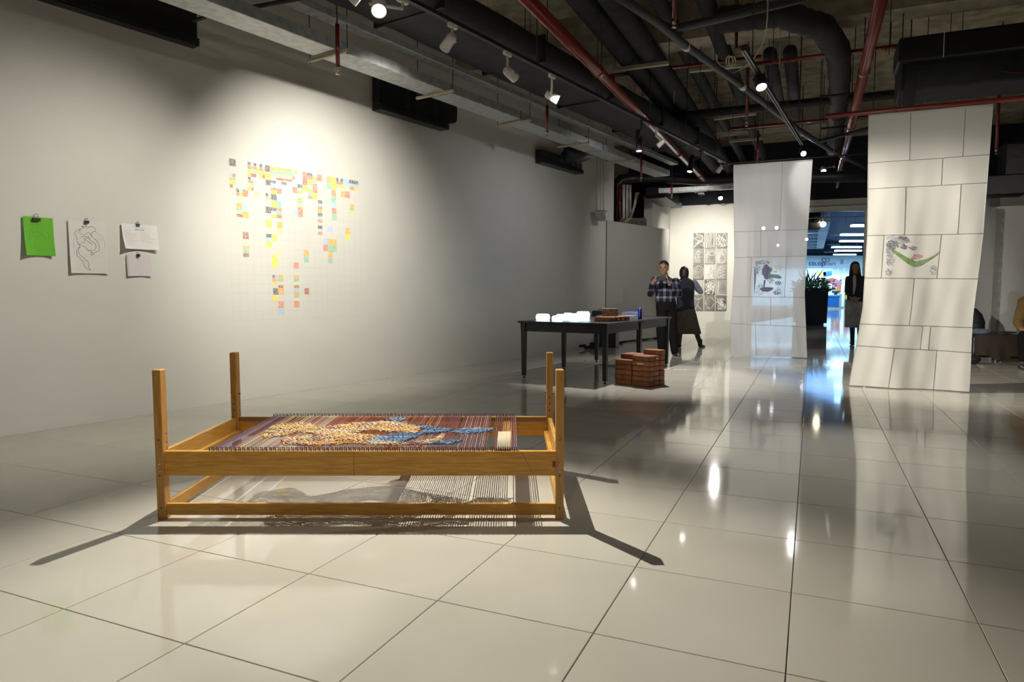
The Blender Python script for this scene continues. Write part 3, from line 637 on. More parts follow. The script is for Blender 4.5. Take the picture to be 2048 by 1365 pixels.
# ================================================================ PRINTS ON THE END WALL
def pw(px, py, e=0): return gp(px, py, P0-U*e, U)
rp = random.Random(21)
LABS = ['print with looping cords, top left of the block of prints', 'print with vertical wavy lines, top middle', 'print with a curling cord and knots, top right',
 'print with a white figure with legs, second row left', 'print with a loop above an empty field, second row middle', 'print with a forked cord and ring, second row right',
 'print with concentric rings, third row left', 'pale print with faint squiggles, middle of the block', 'print with a zigzag cord, third row right',
 'grey print half hidden by the woman, fourth row left', 'print with dense tangled cords, fourth row middle', 'print with a single square outline, fourth row right',
 'print with a dancing stick figure, bottom left', 'print with a broken circle, bottom middle', 'print with a tangled net of lines, bottom right']
def squig(k):
    L = []
    if k in (0, 2):
        for q in range(4 if k == 0 else 3): L.append(crv([(rp.random(), rp.random()) for _ in range(6)], 5))
    elif k == 1: L = [crv([(x+rp.uniform(-.03, .03), y/6) for y in range(7)], 3) for x in (.1, .22, .35, .5, .62, .78, .9)]
    elif k == 3: L = [crv([(.5, .1), (.35, .25), (.45, .4), (.6, .4), (.65, .25), (.5, .1)], 5), crv([(.5, .1), (.5, .45)], 3), crv([(.5, .45), (.35, .7), (.3, .95)], 4), crv([(.5, .45), (.65, .7), (.6, .95)], 4), crv([(.5, .55), (.9, .55)], 3), crv([(.1, .6), (.2, .5), (.2, .8)], 4), crv([(.45, .5), (.5, .9)], 3)]
    elif k == 4: L = [crv([(.2, 0), (.3, .3), (.6, .45), (.9, .4), (.9, .2), (.6, .15), (.35, .3), (.1, .5)], 5), crv([(.1, .35), (.2, .6), (.15, .9), (.9, .95)], 5)]
    elif k == 5: L = [crv([(.5, 0), (.5, .3), (.25, .45), (.2, .8), (.4, .95), (.7, .9), (.8, .6), (.5, .3)], 5), crv([(.5, .3), (.8, .4)], 3), crv([(.3, .5), (.25, .85)], 3)]
    elif k == 6:
        for r in (.08, .2, .34, .46): L.append(crv([(.5+r*math.cos(a)*(1+rp.uniform(-.1, .1)), .5+r*math.sin(a)*(1+rp.uniform(-.1, .1))) for a in [i*PI/4 for i in range(9)]], 3))
    elif k == 7: L = [crv([(rp.uniform(.1, .9), rp.uniform(.05, .95)) for _ in range(5)], 4) for _ in range(4)]
    elif k == 8: L = [crv([(.8, .1), (.3, .15), (.8, .3), (.25, .35), (.8, .5), (.3, .55), (.8, .7), (.4, .75), (.75, .9)], 5), crv([(.2, .2), (.15, .8), (.4, .85)], 5)]
    elif k == 9: L = [crv([(.2, .2), (.8, .3), (.5, .8)], 5)]
    elif k == 10: L = [crv([(rp.uniform(.02, .98), rp.uniform(.02, .98)) for _ in range(7)], 5) for _ in range(6)]
    elif k == 11: L = [crv([(.25, 0), (.22, .5), (.25, .95), (.95, .97)], 6)]
    elif k == 12: L = [crv([(.5, .12), (.6, .35), (.45, .6), (.25, .95)], 5), crv([(.45, .6), (.85, .95)], 4), crv([(.5, .25), (.1, .1)], 3), crv([(.5, .25), (.95, .08)], 4)]
    elif k == 13: L = [crv([(.5+.38*math.cos(a), .45+.36*math.sin(a)) for a in [q+i*.25 for i in range(4)]], 3) for q in (0.2, 1.5, 2.8, 4.0, 5.1)]+[crv([(.1, .5), (.3, .6)], 2), crv([(.4, .78), (.5, .9)], 2)]
    else: L = [crv([(rp.uniform(.05, .95), rp.uniform(.1, .95)) for _ in range(6)], 5) for _ in range(6)]
    return L
gry = [0.16, .2, .18, .24, .26, .3, .17, .42, .24, .40, .10, .22, .15, .16, .10]
M_line = mat('print_line', (0.75, 0.73, 0.68), 0.8)
for r in range(5):
    for c in range(3):
        k = r*3+c; sh_ = -0.4*r
        x0 = 1387.2+c*23.1+sh_; x1 = x0+20.8; y0 = 467+r*31.3; y1 = y0+29.6
        a = pw(x0, y0); b = pw(x1, y1); s0, s1 = (a-P0).dot(W), (b-P0).dot(W); z1, z0 = a.z, b.z
        def pp(u, v, e=0.012): return P0+W*(s0+(s1-s0)*u)-U*(e+0.006*v*v)+Z3*(z1+(z0-z1)*v)
        t = thing('print', LABS[k], 'print', pp(.5, 0), 'black and white prints on the end wall')
        mb = MB(); vs = [pp(i, j/4) for j in range(5) for i in (0, 1)]; vs2 = [p+U*0.001 for p in vs]
        fs = [(2*j, 2*j+1, 2*j+3, 2*j+2) for j in range(4)]; mb.add(vs+vs2, fs+[tuple(q+10 for q in f[::-1]) for f in fs])
        g = gry[k]; mb.build('sheet', mat('print_grey_%d' % k, (g, g*.97, g*.9), 0.7, noise=5, col2=(g*1.9, g*1.85, g*1.7), thr=(.4, .75)), t)
        mb = MB()
        for L in squig(k): mb.ribbon([pp(min(.98, max(.02, a_)), min(.98, max(.02, b_)), 0.0145) for a_, b_ in L], 0.011 if k != 11 else .016, U)
        mb.build('drawn_line', M_line, t)

# ================================================================ HANGING BANNERS
def clothmat(name, col, tr, sheer):
    m = bpy.data.materials.new(name); m.use_nodes = True; nt = m.node_tree; nt.nodes.remove(nt.nodes['Principled BSDF']); out = nt.nodes['Material Output']
    d = nt.nodes.new('ShaderNodeBsdfDiffuse'); d.inputs[0].default_value = (*col, 1); t = nt.nodes.new('ShaderNodeBsdfTranslucent'); t.inputs[0].default_value = (*col, 1)
    x = nt.nodes.new('ShaderNodeMixShader'); x.inputs[0].default_value = tr; nt.links.new(d.outputs[0], x.inputs[1]); nt.links.new(t.outputs[0], x.inputs[2])
    s = nt.nodes.new('ShaderNodeBsdfTransparent'); y = nt.nodes.new('ShaderNodeMixShader'); y.inputs[0].default_value = sheer
    nt.links.new(x.outputs[0], y.inputs[1]); nt.links.new(s.outputs[0], y.inputs[2]); nt.links.new(y.outputs[0], out.inputs[0]); MATS[name] = m; return m
M_clothL = clothmat('sheer_cotton', (0.66, 0.66, 0.67), 0.3, 0.15)
M_clothR = clothmat('white_cotton', (0.72, 0.70, 0.65), 0.25, 0.03)
M_seam = mat('seam_thread', (0.20, 0.17, 0.14), 0.9)
def interp(tab, t):
    for i in range(len(tab)-1):
        if t <= tab[i+1][0]:
            a, b = tab[i], tab[i+1]; k = (t-a[0])/(b[0]-a[0]); return a[1]+(b[1]-a[1])*k
    return tab[-1][1]
class Banner:
    def __init__(s, bl, br, left, right, folds, lab, zoom):
        s.p0 = (gz(*bl)+gz(*br))/2; s.n = -U; s.zoom = zoom
        L = [gp(x, y, s.p0, U) for x, y in left]; R = [gp(x, y, s.p0, U) for x, y in right]
        s.top = (L[0].z+R[0].z)/2; s.bot = 0.012
        s.L = [((s.top-p.z)/(s.top-L[-1].z), (p-s.p0).dot(W)) for p in L]; s.R = [((s.top-p.z)/(s.top-R[-1].z), (p-s.p0).dot(W)) for p in R]
        s.L[0] = (0, s.L[0][1]); s.R[0] = (0, s.R[0][1]); s.folds = folds
    def P(s, u, v, e=0.0):
        x = interp(s.L, v)*(1-u)+interp(s.R, v)*u; q = 0
        for (amp, fr, ph, sl, a0) in s.folds: q += amp*(a0+(1-a0)*v)*math.sin(fr*(u+sl*v)+ph)
        q += 0.0025*math.sin(v*17+u*11)*math.sin(u*9)+0.016*v*max(0, math.sin(7*u-5*v+.5))**3
        return V((s.p0.x, s.p0.y, 0))+W*x+s.n*(q+e)+Z3*(s.top+(s.bot-s.top)*v)
    def uv(s, px, py):
        p = gp(px, py, s.p0, U); v = (s.top-p.z)/(s.top-s.bot); x = (p-s.p0).dot(W); a, b = interp(s.L, v), interp(s.R, v); return ((x-a)/(b-a), v)
    def make(s, rows, cols, label, mt):
        t = thing('banner', label, 'banner', s.P(.5, 0)); s.t = t
        ring = []
        for i in range(len(rows)-1):
            cs = [0]+cols[i]+[1]
            for j in range(len(cs)-1):
                nx = max(3, int((cs[j+1]-cs[j])*28)); nz = 10; mb = MB(); vs = []
                for b in range(nz+1):
                    for a in range(nx+1):
                        u = cs[j]+(cs[j+1]-cs[j])*a/nx; v0 = rows[i][0]*(1-u)+rows[i][1]*u; v1 = rows[i+1][0]*(1-u)+rows[i+1][1]*u
                        vs.append(s.P(u, v0+(v1-v0)*b/nz))
                fs = [(b*(nx+1)+a, b*(nx+1)+a+1, (b+1)*(nx+1)+a+1, (b+1)*(nx+1)+a) for b in range(nz) for a in range(nx)]
                mb.add(vs, fs, True); mb.build('patch', mt, t)
        for i in range(1, len(rows)-1):
            mb = MB(); mb.tube([s.P(k/30, rows[i][0]*(1-k/30)+rows[i][1]*k/30, 0.001) for k in range(31)], 0.0032, 5); mb.build('seam', M_seam, t)
        for i in range(len(rows)-1):
            for c in cols[i]:
                v0 = rows[i][0]*(1-c)+rows[i][1]*c; v1 = rows[i+1][0]*(1-c)+rows[i+1][1]*c
                mb = MB(); mb.tube([s.P(c, v0+(v1-v0)*k/10, 0.001) for k in range(11)], 0.0028, 5); mb.build('seam', M_seam, t)
        mb = MB(); mb.tube([s.P(k/12, 0.001)+Z3*0.004 for k in range(13)], 0.012, 6); mb.build('top_hem', mt, t)
        mb = MB()
        for u in (0, 1): mb.tube([s.P(u, k/30) for k in range(31)], 0.003, 5)
        mb.build('side_hem', mt, t)
        return t
def rowt(y, yt, yb): return (y-yt)/(yb-yt)
BR = Banner((1700, 773), (1937, 786), [(1737, 229), (1735, 464), (1726, 617), (1698, 771)], [(1986, 214), (1966, 464), (1944, 640), (1937, 785)],
            [(0.035, 9, 0.5, -0.25, 0.15), (0.009, 21, 1.2, -0.7, 0.0), (0.005, 37, 0, 0.3, 0.1)], 'r', 2.275)
rowsR = [(0, 0)]+[(rowt(a, 65, 1300), rowt(b, 30, 1330)) for a, b in ((275, 250), (392, 375), (603, 603), (797, 808), (1010, 1032), (1112, 1148))]+[(1, 1)]
BR.make(rowsR, [[.355, .79], [.63], [.33, .79], [.15, .655], [.45], [.575, .645], [.34, .72]], 'tall patchwork white cloth banner with a printed green hammock, hanging at the right', M_clothR)
BL = Banner((1462, 711), (1612, 718), [(1467, 331), (1469, 525), (1461, 648), (1462, 711)], [(1625, 321), (1615, 467), (1609, 590), (1614, 719)],
            [(0.03, 11, 2.0, 0.1, 0.2), (0.020, 25, 0.3, 0.25, 0.1), (0.010, 43, 1, -0.3, 0.2)], 'l', 3.103)
rowsL = [(0, 0)]+[(rowt(a, 95, 1280), rowt(b, 65, 1300)) for a, b in ((505, 492), (665, 658), (910, 918), (1080, 1105))]+[(1, 1)]
BL.make(rowsL, [[.63], [.37], [.245, .73], [.54], [.34]], 'narrower sheer white cloth banner with a slate-green printed picture, left of the hammock banner', M_clothL)
def strip(B, mb, top, bot, conv, e=0.004):
    vs = []
    for (a, b) in zip(top, bot):
        pa, pb = conv(*a), conv(*b)
        for k in range(5):
            u = pa[0]+(pb[0]-pa[0])*k/4; v = pa[1]+(pb[1]-pa[1])*k/4; vs.append(B.P(u, v, e))
    n = len(top); mb.add(vs, [(5*i+k, 5*i+k+1, 5*i+k+6, 5*i+k+5) for i in range(n-1) for k in range(4)])
def confetti(B, mb, cx, cy, rx, ry, n, sz, conv, rnd, e=0.004, ang=False):
    for _ in range(n):
        a = rnd.uniform(0, 2*PI); r = math.sqrt(rnd.random()); x = cx+rx*r*math.cos(a); y = cy+ry*r*math.sin(a); w = sz*rnd.uniform(.5, 1.3); h = sz*rnd.uniform(.2, .7); t = rnd.uniform(0, PI)
        q = [(x+w*math.cos(t), y+w*math.sin(t)), (x-h*math.sin(t), y+h*math.cos(t)), (x-w*math.cos(t), y-w*math.sin(t)), (x+h*math.sin(t), y-h*math.cos(t))]
        mb.quad(*[B.P(*conv(*p), e) for p in q])
rc = random.Random(9)
cR_ = lambda X, Y: BR.uv(1750+X/10.5, 450+Y/10.5)
pic = MB(); strip(BR, pic, [(235, 210), (300, 215), (360, 230), (440, 250), (520, 300), (590, 370)], [(235, 300), (300, 300), (370, 345), (440, 370), (510, 410), (590, 415)], cR_); 
prt = pic.build('printed_picture', mat('print_palegrey', (0.38, 0.38, 0.40), 0.9), BR.t)
for nm, col, items in (('dark foliage', (0.13, 0.13, 0.17), [(570, 280, 100, 50, 90, 14), (640, 330, 70, 60, 50, 13), (360, 420, 130, 90, 190, 15), (600, 470, 70, 50, 60, 14), (790, 490, 90, 35, 40, 16)]),
                       ('grey foliage', (0.28, 0.28, 0.34), [(270, 640, 45, 220, 110, 16), (340, 700, 60, 150, 50, 16), (280, 990, 80, 70, 40, 15), (1230, 960, 80, 110, 60, 15), (400, 330, 100, 60, 30, 16)]),
                       ('pink flowers', (0.62, 0.30, 0.30), [(880, 660, 110, 50, 60, 17)]), ('dark flowers', (0.35, 0.10, 0.10), [(840, 645, 30, 15, 14, 13), (780, 710, 50, 30, 12, 14)])):
    mb = MB()
    for a in items: confetti(BR, mb, *a, cR_, rc)
    o = mb.build('printed_leaves' if 'fol' in nm else 'printed_flowers', mat('print_'+nm.replace(' ', '_'), col, 0.9), BR.t, 'stuff'); o['label'] = 'printed '+nm
mb = MB(); strip(BR, mb, [(270, 470), (350, 500), (450, 560), (560, 625), (680, 690), (760, 740), (860, 770), (960, 745), (1060, 720), (1150, 690), (1250, 630), (1360, 552)],
      [(290, 500), (380, 590), (470, 660), (580, 745), (680, 820), (760, 865), (860, 875), (960, 850), (1060, 790), (1160, 725), (1260, 655), (1366, 572)], cR_, 0.005)
o = mb.build('printed_hammock', mat('print_green', (0.12, 0.22, 0.09), 0.9, noise=12, col2=(0.26, 0.33, 0.14)), BR.t)
cL_ = lambda X, Y: BL.uv(1480+X/12.41, 500+Y/12.41)
mb = MB(); strip(BL, mb, [(540, 560), (560, 470), (600, 390), (650, 355), (700, 390), (740, 470)], [(560, 600), (600, 690), (630, 730), (670, 740), (700, 720), (750, 640)], cL_)
strip(BL, mb, [(485, 965), (560, 935), (680, 925), (830, 940)], [(490, 975), (560, 1035), (700, 1045), (810, 990)], cL_); strip(BL, mb, [(590, 760), (640, 750)], [(580, 930), (610, 930)], cL_)
strip(BL, mb, [(350, 450), (370, 480), (400, 560)], [(345, 1150), (360, 1000), (385, 800)], cL_)
mb.build('printed_picture', mat('print_slate', (0.13, 0.12, 0.20), 0.9), BL.t)
mb = MB(); strip(BL, mb, [(600, 560), (720, 520), (760, 600), (850, 610), (950, 620), (1030, 680)], [(600, 720), (700, 720), (770, 690), (850, 700), (960, 720), (1035, 700)], cL_, 0.006); strip(BL, mb, [(725, 420), (800, 460)], [(725, 620), (800, 500)], cL_)
mb.build('printed_leaf', mat('print_leaf', (0.12, 0.24, 0.15), 0.9, noise=20, col2=(0.16, 0.22, 0.30)), BL.t)
for nm, col, items in (('blue foliage', (0.20, 0.27, 0.36), [(540, 320, 190, 50, 70, 22), (410, 480, 70, 120, 60, 22)]), ('dark marks', (0.10, 0.09, 0.10), [(500, 560, 60, 130, 18, 18), (950, 830, 80, 50, 45, 17), (930, 1050, 100, 70, 60, 17), (960, 950, 60, 40, 20, 12), (500, 900, 80, 50, 22, 15)]),
                       ('green specks', (0.25, 0.36, 0.25), [(960, 430, 110, 90, 40, 15), (480, 1060, 110, 70, 50, 13), (430, 950, 60, 50, 15, 12)]), ('pale violet', (0.38, 0.36, 0.48), [(770, 760, 90, 80, 40, 24)]), ('yellow', (0.55, 0.50, 0.08), [(860, 545, 70, 14, 18, 20)])):
    mb = MB()
    for a in items: confetti(BL, mb, *a, cL_, rc, 0.005)
    o = mb.build('printed_marks', mat('printl_'+nm.replace(' ', '_'), col, 0.9), BL.t, 'stuff'); o['label'] = 'printed '+nm

# ================================================================ CEILING SERVICES
def pipe_thing(name, label, cat, pts, r, m_, group=None, n=12, collars=0, part='pipe'):
    t = thing(name, label, cat, pts[0], group); mb = MB(); mb.tube(pts, r, n); mb.build(part, m_, t)
    a, b = V(pts[0]), V(pts[-1])
    for k in range(collars):
        s = (k+0.5)/collars; c = a.lerp(b, s); d = (b-a).normalized()
        mb = MB(); mb.tube([c-d*r*.6, c+d*r*.6], r*1.15, n); mb.build('coupling', m_, t)
        mb = MB(); mb.tube([c+d*r*2+Z3*r, V((c.x+d.x*r*2, c.y+d.y*r*2, CEIL))], 0.006, 5); mb.build('hanger', M_blackmat, t)
    return t
def uline(px, py, z, s0, s1, D=U): # line along direction D through sight point
    p = gz(px, py, z); return [p+D*s0, p+D*s1]
PG = 'red fire pipes on the ceiling'
a = uline(1238, 185, 3.50, -4.5, 7.6); pipe_thing('fire_pipe', 'thick glossy red fire pipe descending from top centre towards the black table', 'pipe', a, 0.057, M_red, PG, 16, 5)
a = uline(1725, 155, 3.62, -4.5, 12.5); pipe_thing('fire_pipe', 'thick glossy red fire pipe running away between the two banners', 'pipe', a, 0.057, M_red, PG, 16, 6)
a = uline(1800, 92, 4.05, -1.9, 9, W); pipe_thing('fire_pipe', 'thin red pipe crossing over the black fan unit at upper right', 'pipe', a, 0.028, M_red, PG, 10, 4)
a = uline(1560, 122, 4.05, -0.25, 2.6, W); pipe_thing('fire_pipe', 'thin red pipe crossing high in the middle of the ceiling', 'pipe', a, 0.028, M_red, PG, 10, 1)
a = uline(1280, 144, 4.2, -1.2, 1.6, W); pipe_thing('fire_pipe', 'thin dark red pipe crossing behind the thick one', 'pipe', a, 0.025, M_red, PG, 10, 1)
a = uline(1620, 243, 4.0, -1.3, 1.6, W); pipe_thing('fire_pipe', 'thin red pipe crossing behind the ribbed duct', 'pipe', a, 0.025, M_red, PG, 10, 1)
tl = BR.P(0, 0); tr_ = BR.P(1, 0)
pz = BR.top+0.045; a = [V((tl.x, tl.y, pz))-W*0.45, V((tr_.x, tr_.y, pz))+W*4]
pipe_thing('fire_pipe', 'red pipe from which the hammock banner hangs', 'pipe', a, 0.028, M_red, PG, 10, 4)
tl = BL.P(0, 0); tr_ = BL.P(1, 0); a = [V((tl.x, tl.y, BL.top+0.04))-W*0.3, V((tr_.x, tr_.y, BL.top+0.04))+W*0.9]
pipe_thing('steel_rod', 'dark rod from which the sheer banner hangs', 'rod', a, 0.014, M_blackmat, None, 8, 2)
def sprinkler(px0, py0, py1, z1, label, top=None):
    b = gz(px0, py1, z1); t = thing('sprinkler', label, 'sprinkler', b, 'red sprinkler drops')
    zt_ = top or gy(px0, py0, b.y).z
    mb = MB(); mb.tube([b+Z3*0.07, V((b.x, b.y, zt_))], 0.019, 10); mb.build('drop_pipe', M_red, t)
    mb = MB(); mb.tube([b+Z3*0.03, b+Z3*0.075], [0.015, 0.02], 8); mb.tube([b+Z3*0.03+WL*.018, b+WL*.022+Z3*.012, b], 0.004, 6); mb.tube([b+Z3*0.03-WL*.018, b-WL*.022+Z3*.012, b], 0.004, 6)
    mb.tube([b-Z3*0.003, b], 0.022, 12); mb.build('sprinkler_head', M_brass, t)
    if zt_ < CEIL-.05: mb = MB(); mb.tube([V((b.x, b.y, zt_)), V((b.x, b.y, CEIL))], 0.006, 6); mb.build('hanger', M_blackmat, t)
sprinkler(676, 48, 148, 3.02, 'red sprinkler drop in front of the steel tray near the left')
sprinkler(1094, 212, 274, 3.05, 'red sprinkler drop right of the boxed black fan unit')
sprinkler(1282, 310, 362, 3.0, 'short red sprinkler drop above the black elbow duct')
sprinkler(1348, 0, 55, 3.5, 'red sprinkler drop at top centre beside the grey pipe', CEIL)
sprinkler(1493, 95, 252, 3.3, 'long red sprinkler drop in the middle of the ceiling')
sprinkler(1514, 262, 338, 3.25, 'dark sprinkler drop in front of the top of the sheer banner')
sprinkler(1992, 120, 308, 3.0, 'long red sprinkler drop right of the hammock banner')
sprinkler(1343, 372, 396, 2.95, 'tiny sprinkler below the pale beam near the prints')
# galvanised trays beside the wall
t = thing('cable_tray', 'galvanised steel trunking running the length of the left wall', 'cable tray', wall(0, 3.3, 1.28))
mb = MB(); mb.bbox(wall(4.2, 3.35, 1.29), WL*6.2, WN*0.15, Z3*0.05, 0.004); mb.build('trunking', M_galv, t)
for k, (px, py) in enumerate([(651, 105), (884, 190), (1060, 236), (1215, 300)]):
    s = ws(gz(px, py, 3.3)); mb = MB(); mb.obox(wall(s, 3.35, 1.29), WL*0.003, WN*0.153, Z3*0.053); mb.build('joint_strap', M_blackmat, t)
for k, s in enumerate([2.25, 3.75, 5.3, 6.9, 8.5]):
    mb = MB(); mb.bbox(wall(s, 3.285, 1.29), WL*0.015, WN*0.27, Z3*0.013, 0.002); mb.build('support_channel', M_cream, t)
    for o_ in (1.04, 1.54):
        mb = MB(); mb.tube([wall(s, 3.25, o_), wall(s, CEIL, o_)], 0.004, 6); mb.build('threaded_rod', M_blackmat, t)
t = thing('cable_tray', 'narrow galvanised tray above the wide trunking', 'cable tray', wall(0, 3.52, 1.5))
mb = MB(); mb.bbox(wall(3.5, 3.54, 1.49), WL*7, WN*0.07, Z3*0.03, 0.003); mb.build('trunking', M_galv, t)
# main black duct beside the track
t = thing('air_duct', 'wide black insulated duct between the steel tray and the lighting track', 'duct', wall(0, 3.55, 2.0))
mb = MB(); rings = []
for k in range(60):
    s = -3.2+k*0.23; w_ = 0.40+0.008*random.uniform(-1, 1); z0 = 3.60+0.012*random.uniform(-1, 1); z1 = 3.86; e = 0.06
    prof = [(-w_, z0+e), (-w_+e, z0), (0, z0-.012*random.random()), (w_-e, z0), (w_, z0+e), (w_, z1-e), (w_-e, z1), (-w_+e, z1), (-w_, z1-e)]
    rings.append([wall(s, z, 1.95+o_) for o_, z in prof])
mb.loft(rings); mb.build('duct_body', M_duct, t)
mb = MB(); q = wall(1.9, 4.05, 2.15); mb.ell(q, .95, .36, .30, 20, 12, WL, WN, Z3); mb.build('wrapped_bulge', M_black, t)
for s in (0.9, 2.6, 4.3, 6.0, 7.7, 9.3):
    mb = MB(); mb.obox(wall(s, 3.73, 1.95), WL*0.015, WN*0.415, Z3*0.145); mb.build('strap', M_blackmat, t)
# fan units wrapped in black along the wall
def fanunit(label, s0, s1, z0, z1, dep, notch=True):
    t = thing('fan_unit', label, 'fan unit', wall((s0+s1)/2, z0, dep/2)); e = 0.01
    mb = MB(); rings = []
    n = 14
    for k in range(n+1):
        s = s0+(s1-s0)*k/n; j = random.uniform(-.008, .008); dz = 0.0
        prof = [(e, z0), (dep, z0), (dep, z0+0.05), (dep-0.03+j, z0+0.09), (dep-0.02+j, z1-0.05), (dep-0.06, z1+j), (e, z1+j)]
        rings.append([wall(s, z, o_) for o_, z in prof])
    mb.loft(rings, sm=False); mb.build('casing', M_black, t)
    for k in range(3):
        mb = MB(); mb.obox(wall((s0+s1)/2, z0+0.02+k*0.02, dep+0.005), WL*(s1-s0)/2, WN*0.006, Z3*0.004); mb.build('louvre', M_blackmat, t)
    if notch:
        mb = MB(); rings = []
        for k in range(7):
            s = s1-0.02+k*0.04; g = 0.12*math.sin(k/6*PI*.8); rings.append([wall(s, z, o_) for o_, z in [(e, z1-.2-g), (dep*.8, z1-.2-g), (dep*.85, z1-.12), (dep*.6, z1+.03), (e, z1+.03)]])
        mb.loft(rings, sm=False); mb.build('wrapping', M_black, t)
    return t
fanunit('long black louvred fan unit at the top left corner', ws(gw(-200, 0)), ws(gw(383, 60)), 3.44, 3.95, 0.12, False)
fanunit('black plastic-wrapped fan unit above and right of the colour grid', ws(gw(744, 200)), ws(gw(880, 250)), 3.36, 3.80, 0.16)
t = fanunit('torn black plastic-wrapped fan unit before the end of the left wall', ws(gw(1070, 300)), ws(gw(1150, 340)), 3.30, 3.52, 0.18, False)
mb = MB(); rr = random.Random(4); rings = []
base = [gw(1130, 318, .25), gw(1142, 305, .35), gw(1158, 300, .4), gw(1168, 302, .4), gw(1178, 290, .35), gw(1168, 280, .35)]
mb.tube(base, [0.10, 0.17, 0.2, 0.2, 0.14, 0.08], 9)
mb.tube([gw(1140, 300, .3), gw(1155, 282, .3), gw(1160, 276, .3)], [0.12, 0.12, 0.08], 8); mb.v = [p+V((rr.uniform(-.02, .02), rr.uniform(-.02, .02), rr.uniform(-.02, .02))) for p in mb.v]; mb.build('torn_plastic', M_black, t)
# strut from top of frame to the first unit
a = [gw(388, 42, .5), gw(430, 28, 1.0), gz(640, -10, 3.42)]; pipe_thing('strut', 'black rail crossing the top left corner', 'strut', a, 0.018, M_blackmat, None, 6, 0, 'bar')
# central insulated ducts along the building grid
DG = 'dark insulated pipes in the ceiling'
for (px, py, z, s0, s1, r, lab) in ((1262, 123, 4.15, -4, 10, .13, 'dark insulated pipe nearest the thick red pipe'), (1330, 150, 4.15, -4, 9.5, .13, 'second dark insulated pipe from the thick red pipe'),
        (1432, 60, 4.3, -3, 8.5, .10, 'dark insulated pipe passing behind the grey elbow pipe'), (1375, 110, 4.35, -4, 9, .09, 'slim dark insulated pipe in the middle of the bundle'), (1588, 190, 4.3, -2.2, 1.2, .09, 'short dark pipe stub right of the middle spotlight'), (1547, 150, 4.3, -1.0, 1.6, .09, 'short dark pipe stub behind the middle spotlight')):
    a = uline(px, py, z, s0, s1); pipe_thing('insulated_pipe', lab, 'pipe', a, r, M_duct, DG, 14, 0)
a = [gz(1240, -5, 3.75), gz(1328, 55, 3.75)]; b = gz(1345, 66, 3.75)
pipe_thing('grey_pipe', 'grey sagging pipe with a white collar passing the middle spotlight', 'pipe', [gz(1235, -8, 3.72), gz(1310, 42, 3.72), gz(1372, 92, 3.7), gz(1484, 172, 3.7), gz(1600, 262, 3.62), gz(1660, 300, 3.6), gz(1737, 338, 3.6)], 0.042, mat('grey_pvc', (0.055, 0.058, 0.065), 0.5), None, 12, 0)
pipe_thing('grey_pipe', 'grey pipe bending right across the top centre', 'pipe', [gz(1322, 50, 3.78), gz(1345, 58, 3.78), gz(1420, 42, 3.8), gz(1610, -4, 3.8)], 0.04, MATS['grey_pvc'], None, 12, 0)
for (p, q) in (((1370, 91), (1374, 95)), ((1482, 170), (1487, 175)), ((1603, 264), (1607, 267)), ((1688, 313), (1694, 316))):
    mb = MB(); mb.tube([gz(*p, 3.7), gz(*q, 3.7)], 0.048, 12); obj1('pipe_collar', mb, M_white, 'white collar on the grey pipe, seen at %s' % {1370: 'top centre', 1482: 'the middle spotlight', 1603: 'the right end of the track', 1688: 'the junction near the red pipe'}[p[0]], 'collar', 'white collars on the grey pipe', gz(*p, 3.7))
for (x0, y0, x1, y1, z, lab) in ((1230, 140, 1338, 126, 3.98, 'cream support channel under the dark pipes, left one'), (1378, 142, 1505, 129, 4.0, 'cream support channel under the dark pipes, middle one'), (1428, 238, 1512, 227, 4.0, 'cream support channel farther back in the ceiling'), (1458, 283, 1525, 277, 3.98, 'cream support channel above the sheer banner')):
    a, b = gz(x0, y0, z), gz(x1, y1, z); t = thing('support_channel', lab, 'channel', (a+b)/2, 'cream support channels'); d = b-a
    mb = MB(); mb.bbox((a+b)/2, d/2, U*0.03, Z3*0.022, 0.003); mb.build('channel', M_cream, t)
    for q in (a, b): mb = MB(); mb.tube([q, V((q.x, q.y, CEIL))], 0.005, 5); mb.build('threaded_rod', M_blackmat, t)
cz_ = lambda x, y: gz(x, y, 3.72)
t = thing('cable_loop', 'cream cable curving down to a coil beside the grey pipe', 'cable', cz_(1463, 147)); mb = MB(); mb.tube([V((*cz_(1535, 0).xy, CEIL))]+[cz_(*q) for q in ((1535, 30), (1532, 65), (1522, 95), (1504, 122), (1480, 140), (1463, 147))], .006, 6); mb.build('cable', M_cream, t)
mb = MB()
for q in range(2): mb.tube([cz_(1459+5*q+7*math.cos(a_), 123+11*math.sin(a_)) for a_ in [k*PI/8 for k in range(17)]], .007, 6)
mb.tube([cz_(*q) for q in ((1435, 110), (1433, 122), (1442, 132), (1455, 134), (1462, 126))], .007, 6); mb.build('coil', M_cream, t)
a = [gz(1472, 84, 3.9), gz(1472, 118, 3.75)]; t = pipe_thing('fire_pipe', 'small dark red branch pipes beside the long sprinkler drop', 'pipe', [V((*gz(1472, 96, 3.85).xy, CEIL)), gz(1472, 96, 3.85), gz(1493, 92, 3.85), gz(1493, 110, 3.72)], 0.02, M_red, PG, 8, 0)
